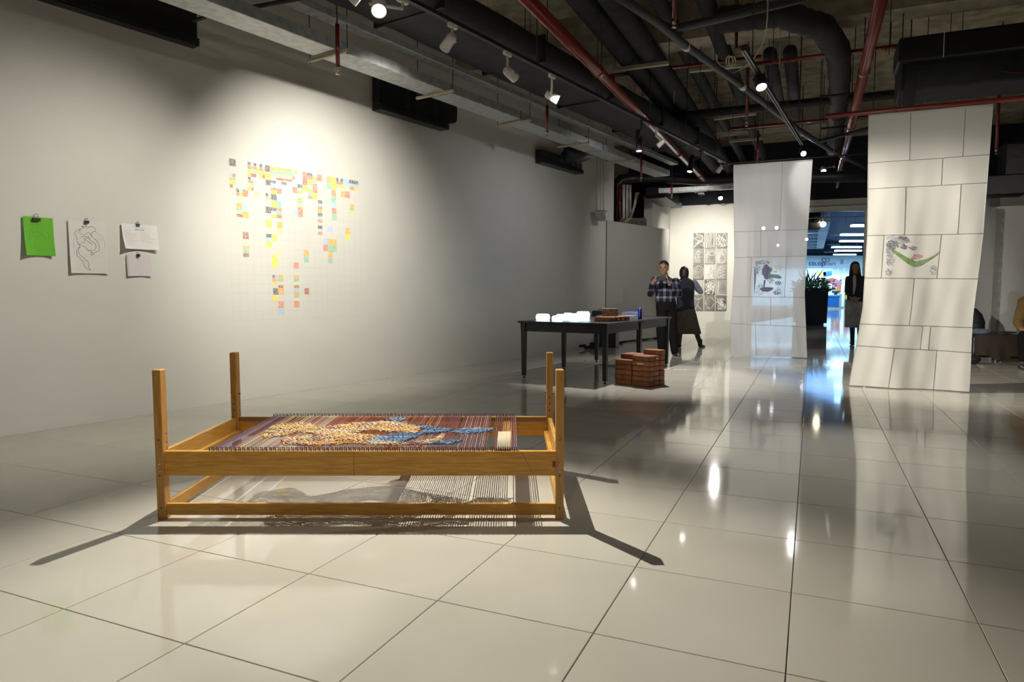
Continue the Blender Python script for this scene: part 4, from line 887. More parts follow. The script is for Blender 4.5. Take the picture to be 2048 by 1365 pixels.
# ribbed flexible duct
def ribbed(pts, r, n=90):
    P = []; R = []
    for k in range(n+1):
        s = k/n*(len(pts)-1); i = min(int(s), len(pts)-2); f = s-i; P.append(V(pts[i]).lerp(V(pts[i+1]), f)); R.append(r*(1+0.05*math.sin(k*1.9)+0.02*math.sin(k*.7)))
    mb = MB(); mb.tube(P, R, 16); return mb
pts = [gz(1440, 40, 4.15), gz(1560, 28, 4.1), gz(1645, 55, 4.05), gz(1676, 100, 4.0), gz(1680, 160, 4.0), gz(1674, 230, 4.0), gz(1668, 300, 4.0)]
t = thing('ribbed_duct', 'black ribbed flexible duct curving down beside the right red pipe', 'duct', pts[3]); ribbed(pts, 0.138).build('hose', M_duct, t)
for k in (4, 5): mb = MB(); mb.tube([pts[k]-W*0.24-Z3*.2, pts[k]+W*0.24-Z3*.2], 0.018, 6); mb.build('strap', M_blackmat, t)
a = uline(1600, 208, 3.95, -2.0, 3.0, W); pipe_thing('insulated_pipe', 'black pipe crossing level behind the ribbed duct', 'pipe', a, 0.065, M_blackmat, DG, 12)
a = [gz(1640, 283, 3.4), gz(1745, 255, 3.4)]; t = pipe_thing('strut', 'black strut crossing in front of the right red pipe', 'strut', a, 0.028, M_blackmat, None, 8)
for q in a: drop(t, q)
# black fan unit upper right
c0 = gz(1800, 183, 3.5); t = thing('fan_unit', 'big black hanging fan unit above the hammock banner', 'fan unit', c0)
mb = MB(); mb.bbox(c0+W*1.6+U*0.35+Z3*0.2, W*1.6, U*0.35, Z3*0.2, 0.02); mb.build('casing', M_duct, t)
mb = MB(); mb.bbox(c0+W*1.6+U*0.1+Z3*0.42, W*1.65, U*0.3, Z3*0.14, 0.02); mb.build('plenum', M_black, t)
for s in (0.1, 3.0):
    mb = MB(); mb.tube([c0+W*s+U*.1+Z3*.4, V((c0.x, c0.y, CEIL))+W*s+U*.1], 0.007, 5); mb.build('hanger', M_blackmat, t)
mb = MB(); mb.tube([c0+W*1.0-U*0.01+Z3*0.1+W*0.12*k-Z3*0.05*math.sin(k/6*PI) for k in range(7)], 0.006, 5); mb.build('red_cable', M_red, t)
for px in (1812, 1822): 
    p = gz(px, 215, 3.3); mb = MB(); mb.bbox(p+Z3*.2, W*0.035, U*.02, Z3*.28, .003); obj1('black_bracket', mb, M_blackmat, 'black bracket behind the top of the hammock banner, %s of two' % ('left' if px == 1812 else 'right'), 'bracket', None, p)
for px in (1850, 1918, 1600, 1535): 
    p = gz(px, 200, 3.6); mb = MB(); mb.tube([V((p.x, p.y, 3.35)), V((p.x, p.y, CEIL))], 0.007 if px > 1800 else 0.004, 6)
    obj1('hanging_rod', mb, M_cream if px > 1800 else M_blackmat, {1850: 'pale conduit above the left half of the hammock banner', 1918: 'pale conduit above the right half of the hammock banner', 1600: 'thin black hanging rod left of the ribbed duct', 1535: 'thin black hanging rod right of the middle spotlight'}[px], 'rod', None, V((p.x, p.y, 3.35)))
rh = random.Random(8)
for k, (px, py) in enumerate([(975, 120), (1050, 60), (1195, 130), (1225, 200), (1290, 190), (1310, 230), (1348, 200), (1400, 150), (1430, 90), (1560, 90), (1640, 200), (1780, 60), (1890, 40), (1900, 90), (1466, 205), (1377, 300)]):
    p = gz(px, py, 3.9); mb = MB(); mb.tube([V((p.x, p.y, 3.6+rh.uniform(-.15, .25))), V((p.x, p.y, CEIL))], 0.0045, 5)
    obj1('hanging_rod', mb, M_blackmat if k % 3 else M_cream, 'thin hanging rod dropping from the concrete soffit', 'rod', 'thin rods hanging from the soffit', V((p.x, p.y, 3.9)))
# black units at right, beyond the banner
c0 = gy(1972, 392, 11.7)
t = thing('fan_unit', 'black wall fan unit right of the hammock banner', 'fan unit', c0); mb = MB(); mb.bbox(c0+W*0.15+Z3*.17+U*.2, W*.42, U*.22, Z3*.17, .02); mb.build('casing', M_black, t)
mb = MB(); q = gy(2055, 345, c0.y); mb.bbox(q+Z3*.2, W*.4, U*.2, Z3*.3, .05); mb.build('plenum', M_black, t); mb = MB(); mb.tube([q+Z3*.3+W*.1, q+Z3*.9+W*.35, q+Z3*1.3+W*.6], .22, 12); mb.build('duct_neck', M_duct, t)
# black elbow duct over the shaft
Y_ = 15.25
pts = [gy(1229, 452, Y_), gy(1229, 400, Y_), gy(1232, 372, Y_), gy(1243, 360, Y_), gy(1265, 356, Y_), gy(1330, 357, Y_-.1), gy(1400, 360, Y_-.3), gy(1475, 358, Y_-.6), gy(1740, 352, Y_-1.4)]
t = thing('elbow_duct', 'fat black elbow duct rising from the shaft and running right', 'duct', pts[0]); mb = MB()
PP = []
for i in range(len(pts)-1):
    for k in range(4): PP.append(pts[i].lerp(pts[i+1], k/4))
PP.append(pts[-1]); mb.tube(PP, [0.115+0.006*math.sin(i*2.2) for i in range(len(PP))], 14); mb.build('duct_body', M_black, t)
# pale cross beam with devices, right end of the alcove
a, b = gy(1318, 382, 14.2), gy(1470, 374, 13.9); t = thing('cable_trunking', 'grey trunking beam crossing before the prints wall', 'trunking', (a+b)/2)
mb = MB(); mb.bbox((a+b)/2, (b-a)/2, U*.06, Z3*.045, .004); mb.build('trunking', M_galv, t); mb = MB(); mb.obox((a+b)/2-Z3*.052-(b-a)*.12, (b-a)*.25, U*.03, Z3*.006); mb.build('white_strip', M_white, t)
p = gy(1402, 392, 14.1); t = thing('dome_camera', 'small round dome camera under the grey trunking', 'camera', p+Z3*.12)
mb = MB(); mb.ell(p, .06, .06, .05); mb.build('dome', M_blackmat, t); mb = MB(); mb.tube([p+Z3*.02, p+Z3*.06], .065, 14); mb.build('ring', M_white, t); mb = MB(); mb.tube([p+Z3*.06-WN*.06, p+Z3*.17-WN*.06], .01, 6); mb.tube([p+Z3*.17-WN*.08, p+Z3*.18+WN*.02], .02, 6); mb.build('bracket', M_white, t)
c = gy(1320, 400, 15.6); t = thing('fan_unit', 'black fan unit in the corner above the alcove', 'fan unit', c); mb = MB(); mb.bbox(c+U*.3+Z3*.1, W*.22, U*.85, Z3*.13, .02); mb.build('casing', M_black, t)
p = pw(1352, 411, .12); mb = MB(); mb.bbox(p, W*.14, U*.08, Z3*.05, .008); obj1('wall_box', mb, mat('blue_grey', (0.20, 0.28, 0.38), .5), 'blue-grey box on top of the prints wall', 'box', None, p)
mb = MB(); mb.tube([pw(1380+k*6, 408+2.5*math.sin(k*1.3), .1) for k in range(15)], .006, 5); obj1('cable', mb, M_blackmat, 'black cable sagging along the top of the prints wall', 'cable', None, pw(1380, 408, .1))
# shaft contents: conduits, red pipe, cables, board
for k, (px, y0, y1, m_, r, lab) in enumerate([(1194, 300, 425, M_white, .008, 'thin white conduit nearest the wall end'), (1201, 300, 425, M_white, .008, 'thin white conduit right of the first'), (1207, 290, 428, M_white, .014, 'thicker white conduit beside the wall end'), (1239, 370, 440, M_red, .03, 'red pipe behind the black elbow duct'), (1247, 370, 437, M_white, .03, 'white pipe right of the red pipe'), (1254, 370, 437, M_white, .03, 'second white pipe right of the red pipe'), (1260, 370, 432, M_white, .03, 'third white pipe right of the red pipe')]):
    Yq = 13.75 if k < 3 else 15.0; a, b = gy(px, y0, Yq), gy(px, y1, Yq); pipe_thing('shaft_pipe', lab, 'pipe', [a, b], r, m_, 'pipes in the service shaft', 10)
t = thing('hanging_cables', 'bunch of thin pale cables hanging in the shaft', 'cables', gy(1270, 400, 15)); mb = MB()
for k in range(7): mb.tube([gy(1272+k, 385, 15), gy(1266+k*.6, 415, 14.95), gy(1258+k*.8, 437, 14.9), gy(1245+k, 446, 14.9)], .006, 5)
mb.build('cable', M_cream, t, 'stuff')
a, b = gy(1204, 445, 15.5), gy(1292, 446, 15.9); t = thing('shaft_beam', 'concrete beam with a scribbled marker code behind the partition', 'beam', (a+b)/2)
mb = MB(); mb.bbox((a+b)/2-Z3*.12, (b-a)/2, U*.10, Z3*.22, .01); mb.build('beam', mat('pale_concrete', (0.20, 0.18, 0.14), .9, noise=9, bump=.3), t)
a, b = gy(1192, 432, 13.65), gy(1214, 432, 13.65); mb = MB(); mb.bbox((a+b)/2, (b-a)/2, U*.1, Z3*.10, .01); obj1('junction_box', mb, M_galv, 'galvanised box at the end of the left wall', 'box', None, (a+b)/2)

def text(body, size, loc, xdir, m_, parent, name='lettering', ext=0.002):
    cu = bpy.data.curves.new('t', 'FONT'); cu.body = body; cu.size = size; cu.extrude = ext; cu.align_x = 'LEFT'
    ob = bpy.data.objects.new('t', cu); C.objects.link(ob); dg = bpy.context.evaluated_depsgraph_get(); me = bpy.data.meshes.new_from_object(ob.evaluated_get(dg))
    C.objects.unlink(ob); bpy.data.objects.remove(ob)
    me.materials.clear(); me.materials.append(m_); o = bpy.data.objects.new(name, me); C.objects.link(o)
    x = V(xdir).normalized(); y = Z3; z = x.cross(y); Mx = Matrix((x, y, z)).transposed().to_4x4(); me.transform(Mx)
    q = parent
    if q is not None:
        while q.parent is not None: q = q.parent
        o.parent = parent; o.location = V(loc)-V(q.location)
    else: o.location = loc
    return o
bd = (b-a)
pb0 = gy(1262, 453, 15.55); text('DE-Z1', 0.13, pb0, W, M_ink, t)

# ================================================================ PARTITION PANEL, EQUIPMENT CORNER
pA, pB = V((1.94, 14.25, 0)), V((3.70, 16.37, 0)); pd = (pB-pA).normalized(); pn = V((pd.y, -pd.x, 0))
t = thing('partition_panel', 'free-standing white partition panel behind the black table', 'partition', (pA+pB)/2)
mb = MB(); mb.bbox((pA+pB)/2+Z3*1.31, (pB-pA)/2, pn*.03, Z3*1.27, .003); mb.build('panel', mat('panel_white', (0.50, 0.49, 0.47), .7), t)
mb = MB(); mb.bbox(pA+Z3*1.295-pd*.014, pd*.012, pn*.02, Z3*1.295, .003); mb.build('edge_frame', M_blackmat, t)
for q in (pA+pd*.3, pB-pd*.3): mb = MB(); mb.bbox(q+Z3*.02, pd*.03, pn*.25, Z3*.02, .003); mb.build('foot', M_blackmat, t)
p = gz(1214, 696); t = thing('speaker_box', 'black floor-standing equipment box below the table edge', 'speaker', p)
mb = MB(); mb.bbox(p+Z3*.2+U*.15, W*.17, U*.14, Z3*.19, .01); mb.build('cabinet', M_black, t)
mb = MB(); mb.bbox(p+Z3*.2+U*.006, W*.15, U*.004, Z3*.17, .002); mb.build('grille', mat('grille', (0.02, 0.022, 0.025), .8, noise=300, bump=.5), t)
for a_ in (-1, 1):
    for b_ in (.03, .27): mb = MB(); mb.tube([p+W*.14*a_+U*b_, p+W*.14*a_+U*b_+Z3*.012], .015, 8); mb.build('rubber_foot', M_blackmat, t)
p = gz(1165, 699); t = thing('power_strip', 'white power strip with black plugs on the floor by the wall', 'power strip', p)
mb = MB(); mb.bbox(p+Z3*.02, WL*.14, WN*.03, Z3*.018, .004); mb.build('strip', M_white, t)
for k in range(3): mb = MB(); mb.bbox(p+WL*(-.08+k*.08)+Z3*.065, WL*.025, WN*.022, Z3*.027, .005); mb.build('plug', M_blackmat, t)
rq = random.Random(2); t = thing('cable_tangle', 'tangle of dark cables on the floor beside the equipment box', 'cables', gz(1183, 697)); mb = MB()
for k in range(9): mb.tube(crv3([gz(rq.uniform(1155, 1200), rq.uniform(692, 700))+Z3*rq.uniform(.006, .05) for _ in range(5)]) if False else [gz(rq.uniform(1155, 1200), rq.uniform(692, 700))+Z3*rq.uniform(.008, .05) for _ in range(6)], .006, 5)
mb.build('cable', M_blackmat, t, 'stuff')
p = gz(1186, 697); t = thing('adapter', 'black adapter block standing among the cables', 'adapter', p); mb = MB(); mb.bbox(p+Z3*.06, W*.06, U*.04, Z3*.058, .008); mb.build('body', M_blackmat, t); mb = MB(); mb.tube([p+Z3*.11, p+Z3*.25+W*.02, p+Z3*.4-W*.05, p+Z3*.6-W*.04], .005, 5); mb.build('cord', M_blackmat, t)

# ================================================================ BLACK TABLE
TH = 0.745; Cc = V((1.141, 8.31, 0)); Aa = V((0.119, 8.934, 0)); ta = WL*1.0
sd = (Aa-Cc).normalized(); ld = V((sd.y, -sd.x, 0)); ld = ld if ld.y > 0 else -ld
Lt, Wt = 2.34, 1.20; tc = Cc+sd*Wt/2+ld*Lt/2-sd*0.02-ld*0.02
table = thing('table', 'long black table with six tapered legs holding glowing blocks and bricks', 'table', (tc.x, tc.y, 0))
mb = MB(); mb.bbox(tc+Z3*(TH-.012), ld*(Lt/2+.05), sd*(Wt/2+.03), Z3*.012, .003); mb.build('tabletop', M_table, table)
for sg in (-1, 1):
    for hb in (-1, 1):
        mb = MB(); mb.bbox(tc+sd*sg*(Wt/2-.02)+ld*hb*(Lt/4)+Z3*(TH-.024-.055), ld*(Lt/4-.004), sd*.012, Z3*.055, .002); mb.build('apron', M_table, table)
    mb = MB(); mb.bbox(tc+ld*sg*(Lt/2-.02)+Z3*(TH-.024-.055), sd*(Wt/2-.03), ld*.012, Z3*.055, .002); mb.build('apron', M_table, table)
for sg in (-1, 1):
    for k in (-1, 0, 1):
        q = tc+sd*sg*(Wt/2-.025)+ld*k*(Lt/2-.025); mb = MB()
        mb.loft([[V((q.x, q.y, z))+sd*a_*w_+ld*b_*w_ for a_, b_ in ((-1, -1), (1, -1), (1, 1), (-1, 1))] for z, w_ in ((.03, .023), (TH-.15, .030), (TH-.026, .036))], sm=False); lg = mb.build('leg', M_table, table)
        mb = MB(); mb.tube([V((q.x, q.y, 0)), V((q.x, q.y, .008)), V((q.x, q.y, .012)), V((q.x, q.y, .035))], [.02, .02, .009, .009], 10); mb.build('levelling_foot', M_blackmat, lg)
mb = MB(); mb.bbox(tc+ld*0.0+Z3*(TH-.0234), ld*.003, sd*(Wt/2+.031), Z3*.0128, .0005); mb.build('joint', M_ink, table)
# glowing blocks
M_glow = mat('glowing_block', (0.9, 0.95, 1.0), .3, emit=(0.62, 0.86, 1.0), es=7.0)
for k, (x0, x1, yt, yb, lab) in enumerate([(1068, 1097, 628, 641, 'glowing octagonal block standing alone at the left end of the table'), (1100, 1124, 632, 643, 'low glowing chunk at the left of the heap'), (1109, 1135, 629, 639, 'glowing chunk behind the low one'), (1124, 1143, 626, 638, 'pointed glowing chunk in the middle of the heap'), (1136, 1156, 627, 641, 'glowing chunk right of the pointed one'), (1150, 1178, 623, 639, 'tallest glowing block at the right of the heap')]):
    q = gz((x0+x1)/2, yb, TH)+U*.05; w_ = (x1-x0)/2*q.y/1369; h_ = (yb-yt)*q.y/1369*.95; n = 8; rg = random.Random(k)
    t = thing('glowing_block', lab, 'glowing block', q, 'glowing blocks on the table'); rad = [w_*rg.uniform(.85, 1.08) for _ in range(n)]
    mb = MB(); mb.loft([[q+(W*math.cos(2*PI*i/n+.4)+U*.7*math.sin(2*PI*i/n+.4))*rad[i]*f+Z3*(h_*z) for i in range(n)] for z, f in ((0.01, .88), (.25, 1), (.75, .98), (1, .8))], sm=False)
    mb.build('block', M_glow, t)
def brick(label, c, d, L=.24, Wd=.115, Hh=.06, m_=M_brick, group=None, lab=None, name='brick', tilt=0):
    c = V(c); n = V((-d.y, d.x, 0)); t = thing(name, label, 'brick', c-Z3*Hh/2, group)
    mb = MB(); mb.bbox(c, d*L/2, n*Wd/2, Z3*(Hh/2-.0005), .006); mb.build('block', m_, t)
    if lab is not None:
        s = lab; mb = MB(); mb.obox(c+s*((Wd/2 if abs(s.dot(n)) > .7 else L/2)+.0012)-Z3*.003, (d if abs(s.dot(n)) > .7 else n)*.045*(1 if abs(s.dot(n)) > .7 else .5), s*.0008, Z3*.006); mb.build('paper_label', M_paperw, t)
    return t
# brick stack under the table
e1 = V((-0.735, 0.678, 0)).normalized(); e2 = V((e1.y, -e1.x, 0)); cor = V((1.618, 7.985, 0))
BL_, BW_, BH_ = .242, .118, .061; rb = random.Random(6)
for r in range(7):
    for c in range(2):
        for dd in range(3):
            top = {(1, 0): 5, (1, 1): 6, (1, 2): 6, (0, 0): 6, (0, 1): 6, (0, 2): 7}[(c, dd)]
            if r >= top: continue
            p = cor+e1*(BL_*(c+.5)+.003*c)+e2*(BW_*(dd+.5))+Z3*(BH_*(r+.5))+e1*rb.uniform(-.004, .004)+e2*rb.uniform(-.003, .003)
            lb = None; l = 'terracotta brick in the stack under the black table'; g = 'terracotta bricks stacked under the table'; l = 'brick in the %s %s column of the stack under the table, %s from the floor' % (('right', 'left')[c], ('front', 'middle', 'back')[dd], ('first', 'second', 'third', 'fourth', 'fifth', 'sixth', 'seventh')[r])
            if (c, dd, r) == (0, 0, 4): lb = -e2; l = 'stacked brick with a white paper label on its long face'
            if (c, dd, r) == (0, 1, 5): lb = -e1; l = 'stacked brick with a white label on its end, upper row'
            if (c, dd, r) == (0, 0, 5): l = 'top front brick at the right of the stack'
            if (c, dd, r) == (0, 2, 6): l = 'single topmost brick crowning the stack under the table'
            if (c, dd, r) == (1, 0, 4): l = 'top brick of the lower left column in the stack'
            if c == 1 and dd == 0 and r in (1,):
                for hf in (-1, 1): brick('half brick in the left front column of the stack, %s half' % ('right' if hf < 0 else 'left'), p+e1*hf*BL_/4, e1, BL_/2-.002, BW_-.002, BH_, group=g)
            else: brick(l, p, e1, BL_-.003, BW_-.003, BH_-.0015, group=g, lab=lb)
# bricks on the table top
bd1 = sd
q = gz(1205, 644, TH); brick('terracotta brick flat at the near corner of the table top', q+ld*.07+Z3*.031, sd, .25, .12, .06, group='bricks on the table top')
brick('terracotta brick flat behind the corner brick on the table', q+ld*.20-sd*.01+Z3*.031, sd, .25, .12, .06, group='bricks on the table top', lab=-sd)
brick('terracotta brick third in the row on the table', q+ld*.33-sd*.02+Z3*.031, sd, .25, .12, .06, group='bricks on the table top', lab=-sd)
brick('terracotta brick fourth in the row on the table', q+ld*.47-sd*.03+Z3*.031, sd, .25, .12, .06, group='bricks on the table top')
q2 = q+ld*.26+sd*.01+Z3*.062; brick('old weathered brick standing on edge on the flat bricks', q2+Z3*.052, sd, .2, .06, .10, M_oldbrick, name='weathered_brick')
p = gz(1279, 639, TH)+U*.02; t = thing('blue_can', 'tall dark blue can at the right end of the table', 'can', p)
mb = MB(); mb.tube([p, p+Z3*.004, p+Z3*.145, p+Z3*.15], [.026, .028, .028, .024], 18); mb.build('body', mat('blue_metal', (0.008, 0.015, 0.14), .3, metal=.4), t)
mb = MB(); mb.tube([p+Z3*.15, p+Z3*.158], [.024, .020], 18); mb.build('lid', mat('dark_red', (0.2, 0.01, 0.02), .4), t)
mb = MB(); mb.obox(p+Z3*.08-U*.0285, W*.008, U*.0006, Z3*.055); mb.build('label_stripe', mat('blue_light', (0.05, 0.15, 0.8), .3), t)
p = gz(1258, 638, TH)+U*.08; t = thing('acrylic_box', 'clear acrylic box with a blue glowing top edge beside the blue can', 'box', p); gm = mat('acrylic', (0.75, 0.78, 0.8), .15, alpha=.12)
for c_, hx, hy in ((-U*.07, .105, .002), (U*.07, .105, .002), (-W*.105, .002, .07), (W*.105, .002, .07)): mb = MB(); mb.obox(p+c_+Z3*.045, W*hx, U*hy, Z3*.045); mb.build('side', gm, t)
mb = MB(); mb.bbox(p+Z3*.0925+W*.02, W*.085, U*.05, Z3*.002, .0005); mb.build('lit_lid', mat('blue_glow', (0.03, 0.06, 0.4), .3, emit=(0.05, 0.14, 1.0), es=0.9), t)
p = gz(1193, 633, TH)+ld*.25; mb = MB(); mb.tube([p, p+Z3*.01], .13, 28); obj1('white_disc', mb, M_paperw, 'thin white disc lying behind the weathered brick', 'disc', None, p)
p = gz(1250, 633, TH)+ld*.15; mb = MB(); mb.tube([p, p+Z3*.008], .12, 28); obj1('white_disc', mb, M_paperw, 'thin white disc lying behind the acrylic box', 'disc', None, p)
p = gz(1327, 634, TH); mb = MB(); mb.bbox(p+Z3*.004, sd*.05, ld*.03, Z3*.004, .001); 
p = gz(1201, 632, TH); t = thing('black_case', 'black case lying on the far side of the table', 'case', p); mb = MB(); mb.bbox(p+Z3*.04, W*.12, U*.08, Z3*.04, .01); mb.build('body', M_blackmat, t); mb = MB(); mb.tube([p-W*.04+Z3*.08, p-W*.03+Z3*.1, p+W*.03+Z3*.1, p+W*.04+Z3*.08], .006, 6); mb.build('handle', M_blackmat, t)

# ================================================================ PEOPLE
def remesh(mb, name, m_, parent, vox=0.008, smooth=4, kids=False):
    o = mb.build(name, m_, parent); md = o.modifiers.new('r', 'REMESH'); md.mode = 'VOXEL'; md.voxel_size = vox; md.use_smooth_shade = True
    if smooth: s = o.modifiers.new('s', 'SMOOTH'); s.iterations = smooth; s.factor = .5
    dg = bpy.context.evaluated_depsgraph_get(); me = bpy.data.meshes.new_from_object(o.evaluated_get(dg)); o.modifiers.clear(); o.data = me
    return o
def limb(mb, pts, rs, n=12):
    P = []; R = []
    for i in range(len(pts)-1):
        for k in range(5): P.append(V(pts[i]).lerp(V(pts[i+1]), k/5)); R.append(rs[i]+(rs[i+1]-rs[i])*k/5)
    P.append(V(pts[-1])); R.append(rs[-1]); mb.tube(P, R, n)
    for p, r in ((pts[0], rs[0]), (pts[-1], rs[-1])): mb.ell(p, r, r, r, 10, 6)
    for p, r in zip(pts[1:-1], rs[1:-1]): mb.ell(p, r*1.01, r*1.01, r*1.01, 10, 6)
def torso(mb, rows, X, Yv, n=20):
    mb.loft([[V(c)+X*rx*math.cos(2*PI*k/n)+Yv*ry*math.sin(2*PI*k/n) for k in range(n)] for c, rx, ry in rows])
def hand(mb, wrist, palm_d, palm_n, sc_=1.0, curl=.6, side=1):
    d = V(palm_d).normalized(); n = V(palm_n).normalized(); x = d.cross(n).normalized()*side
    w = V(wrist); c = w+d*.045*sc_
    mb.ell(c, .040*sc_, .050*sc_, .016*sc_, 12, 8, x, d, n); limb(mb, [w-d*.02, w+d*.02], [.026*sc_, .026*sc_], 10)
    for i, (o_, L) in enumerate(((-.029, .062), (-.010, .074), (.010, .070), (.029, .056))):
        b = w+d*.078*sc_+x*o_*sc_; p1 = b+d*L*.45*sc_; a = curl; d2 = (d*math.cos(a)+n*math.sin(a)); p2 = p1+d2*L*.35*sc_; d3 = (d*math.cos(2*a)+n*math.sin(2*a)); p3 = p2+d3*L*.28*sc_
        limb(mb, [b-d*.02, p1, p2, p3], [.0095, .009, .0085, .0075], 8)
    b = w+d*.03*sc_-x*.03*sc_; limb(mb, [b, b-x*.022+d*.022+n*.008, b-x*.024+d*.052+n*.02], [.012, .0105, .009], 8)
def head(mb, c, f, tall=.235, up=Z3):     # c = centre of skull, f = facing
    f = V(f).normalized(); x = f.cross(up).normalized(); s = tall/.235; n = 22
    prof = [(-.118, .020, .022, .040), (-.108, .036, .040, .034), (-.09, .048, .058, .022), (-.065, .058, .072, .012), (-.035, .066, .082, .006), (0, .072, .090, 0), (.03, .074, .095, -.003), (.06, .070, .090, -.005), (.085, .058, .074, -.006), (.105, .036, .048, -.006), (.116, .012, .016, -.006)]
    mb.loft([[V(c)+up*z*s+f*oy*s+x*rx*s*math.cos(2*PI*k/n)+f*ry*s*math.sin(2*PI*k/n) for k in range(n)] for z, rx, ry, oy in prof])
    limb(mb, [c+f*.088*s+up*.005*s, c+f*.108*s-up*.035*s], [.008*s, .014*s], 8)      # nose
    mb.ell(c+f*.083*s-up*.065*s, .024*s, .012*s, .010*s, 10, 6, x, f, up)
    mb.ell(c+f*.082*s+up*.022*s, .055*s, .014*s, .010*s, 10, 6, x, f, up)
    for e in (-1, 1): mb.ell(c+x*e*.076*s-up*.012*s-f*.005*s, .010*s, .020*s, .032*s, 8, 8, x, f, up)
def face(parent, c, f, tall=.235, up=Z3):
    f = V(f).normalized(); x = f.cross(up).normalized(); s = tall/.235
    for e in (-1, 1):
        m = MB(); m.ell(c+f*.082*s+x*e*.030*s+up*.002*s, .013*s, .008*s, .006*s, 10, 6, x, f, up); m.build('eye', mat('eye_dark', (0.02, 0.015, 0.01), .2), parent)
        m = MB(); m.tube([c+f*.090*s+x*e*.016*s+up*.024*s, c+f*.092*s+x*e*.032*s+up*.030*s, c+f*.083*s+x*e*.050*s+up*.024*s], .0035*s, 6); m.build('eyebrow', M_hair, parent)
    m = MB(); m.ell(c+f*.090*s-up*.064*s, .024*s, .008*s, .006*s, 12, 6, x, f, up); m.build('lips', mat('lips', (0.30, 0.10, 0.08), .4), parent)
def shoe(mb, heel, d, L=.26, w=.042, hgt=.065):
    d = V(d).normalized(); x = V((d.y, -d.x, 0)); h = V((heel[0], heel[1], 0)); rings = []
    for s, ww, hh in ((0, .6, .9), (.05, .9, 1.0), (.3, .95, 1.0), (.5, .9, .85), (.7, 1.05, .65), (.88, .95, .5), (1, .4, .3)):
        rings.append([h+d*L*(s-.15)+x*w*ww*math.cos(a)+Z3*(hgt*hh*.5*(1+math.sin(a))+.0005) for a in [2*PI*k/12 for k in range(12)]])
    mb.loft(rings)
# ---- man photographing with a phone
Ym = 11.87; mc = gz(1334, 712); J = lambda px, py, dy=0: gy(px, py, Ym+dy)
man = thing('person', 'person in plaid shirt and dark trousers raising a phone, standing behind the table', 'person', (J(1334, 712).x, Ym, 0))
hc = J(1327.5, 536); fdir = V((-.45, -1, -.12)).normalized(); X_ = V((1, 0, 0)); Y__ = V((0, 1, 0))
shR, shL = J(1309, 561, .02), J(1351, 563, .05); elR, elL = J(1301, 588, -.1), J(1358, 590, -.05); wrR, wrL = J(1306, 566, -.33), J(1338, 568, -.30)
hip = J(1332, 612); 
b = MB(); head(b, hc, fdir, .24); limb(b, [hc-Z3*.08+Y__*.01, J(1331, 556, .03)], [.055, .058])
torso(b, [(J(1331, 556, .03), .09, .07), (J(1331, 563, .03), .17, .10), (J(1331, 585, .02), .16, .105), (J(1331, 603, .02), .145, .10), (J(1332, 618, .02), .15, .105)], X_, Y__)
for s_, e_, w_ in ((shR, elR, wrR), (shL, elL, wrL)): limb(b, [s_, e_, w_], [.05, .042, .028])
hand(b, wrR, (.35, -.25, .9), (.9, .1, -.2), .95, .55, 1); hand(b, wrL, (-.35, -.3, .9), (-.9, .1, -.2), .95, .55, -1)
kn = [(J(1322, 660), J(1323, 703)), (J(1345, 660, .05), J(1349, 704, .02))]
for i, (k_, a_) in enumerate(kn): limb(b, [J(1325 if i == 0 else 1341, 620, .02), k_, a_], [.085, .06, .04])
body = remesh(b, 'body', M_skin, man, .0065, 2); face(body, hc, fdir, .24)
M_plaid = mat('plaid_shirt', (0.06, 0.065, 0.10), .9, spec=.1)
nt = M_plaid.node_tree; bs = nt.nodes['Principled BSDF']; tcn = nt.nodes.new('ShaderNodeTexCoord'); sx = nt.nodes.new('ShaderNodeSeparateXYZ'); nt.links.new(tcn.outputs['Object'], sx.inputs[0])
def stripe(axis, freq, th):
    a = nt.nodes.new('ShaderNodeMath'); a.operation = 'MULTIPLY'; a.inputs[1].default_value = freq; nt.links.new(sx.outputs[axis], a.inputs[0])
    f_ = nt.nodes.new('ShaderNodeMath'); f_.operation = 'FRACT'; nt.links.new(a.outputs[0], f_.inputs[0])
    g = nt.nodes.new('ShaderNodeMath'); g.operation = 'LESS_THAN'; g.inputs[1].default_value = th; nt.links.new(f_.outputs[0], g.inputs[0]); return g
g1 = stripe(0, 9.5, .42); g2 = stripe(2, 8, .30); ad = nt.nodes.new('ShaderNodeMath'); ad.operation = 'ADD'; nt.links.new(g1.outputs[0], ad.inputs[0]); nt.links.new(g2.outputs[0], ad.inputs[1])
hf = nt.nodes.new('ShaderNodeMath'); hf.operation = 'MULTIPLY'; hf.inputs[1].default_value = .5; nt.links.new(ad.outputs[0], hf.inputs[0])
rp_ = nt.nodes.new('ShaderNodeValToRGB'); rp_.color_ramp.elements[0].color = (.012, .013, .028, 1); rp_.color_ramp.elements[1].color = (.22, .21, .22, 1); e_ = rp_.color_ramp.elements.new(.5); e_.color = (.07, .07, .10, 1)
nt.links.new(hf.outputs[0], rp_.inputs[0]); nt.links.new(rp_.outputs[0], bs.inputs['Base Color'])
b = MB(); torso(b, [(J(1331, 553.5, .03), .062, .06), (J(1331, 558, .03), .12, .09), (J(1331, 563, .03), .19, .12), (J(1331, 575, .02), .185, .125), (J(1331, 590, .02), .175, .125), (J(1331, 600, .02), .178, .125), (J(1331, 604, .02), .185, .13)], X_, Y__)
for s_, e_, w_ in ((shR, elR, wrR), (shL, elL, wrL)): limb(b, [s_, e_, e_.lerp(w_, .86)], [.068, .062, .046])
shirt = remesh(b, 'shirt', M_plaid, man, .012, 3)
m = MB()
for sg in (-1, 1): m.obox(J(1331+sg*3.2, 556.5, -.045), V((.028, 0, .012*sg)), V((0, .008, 0)), V((0, 0, .02)))
m.build('collar', M_plaid, shirt)
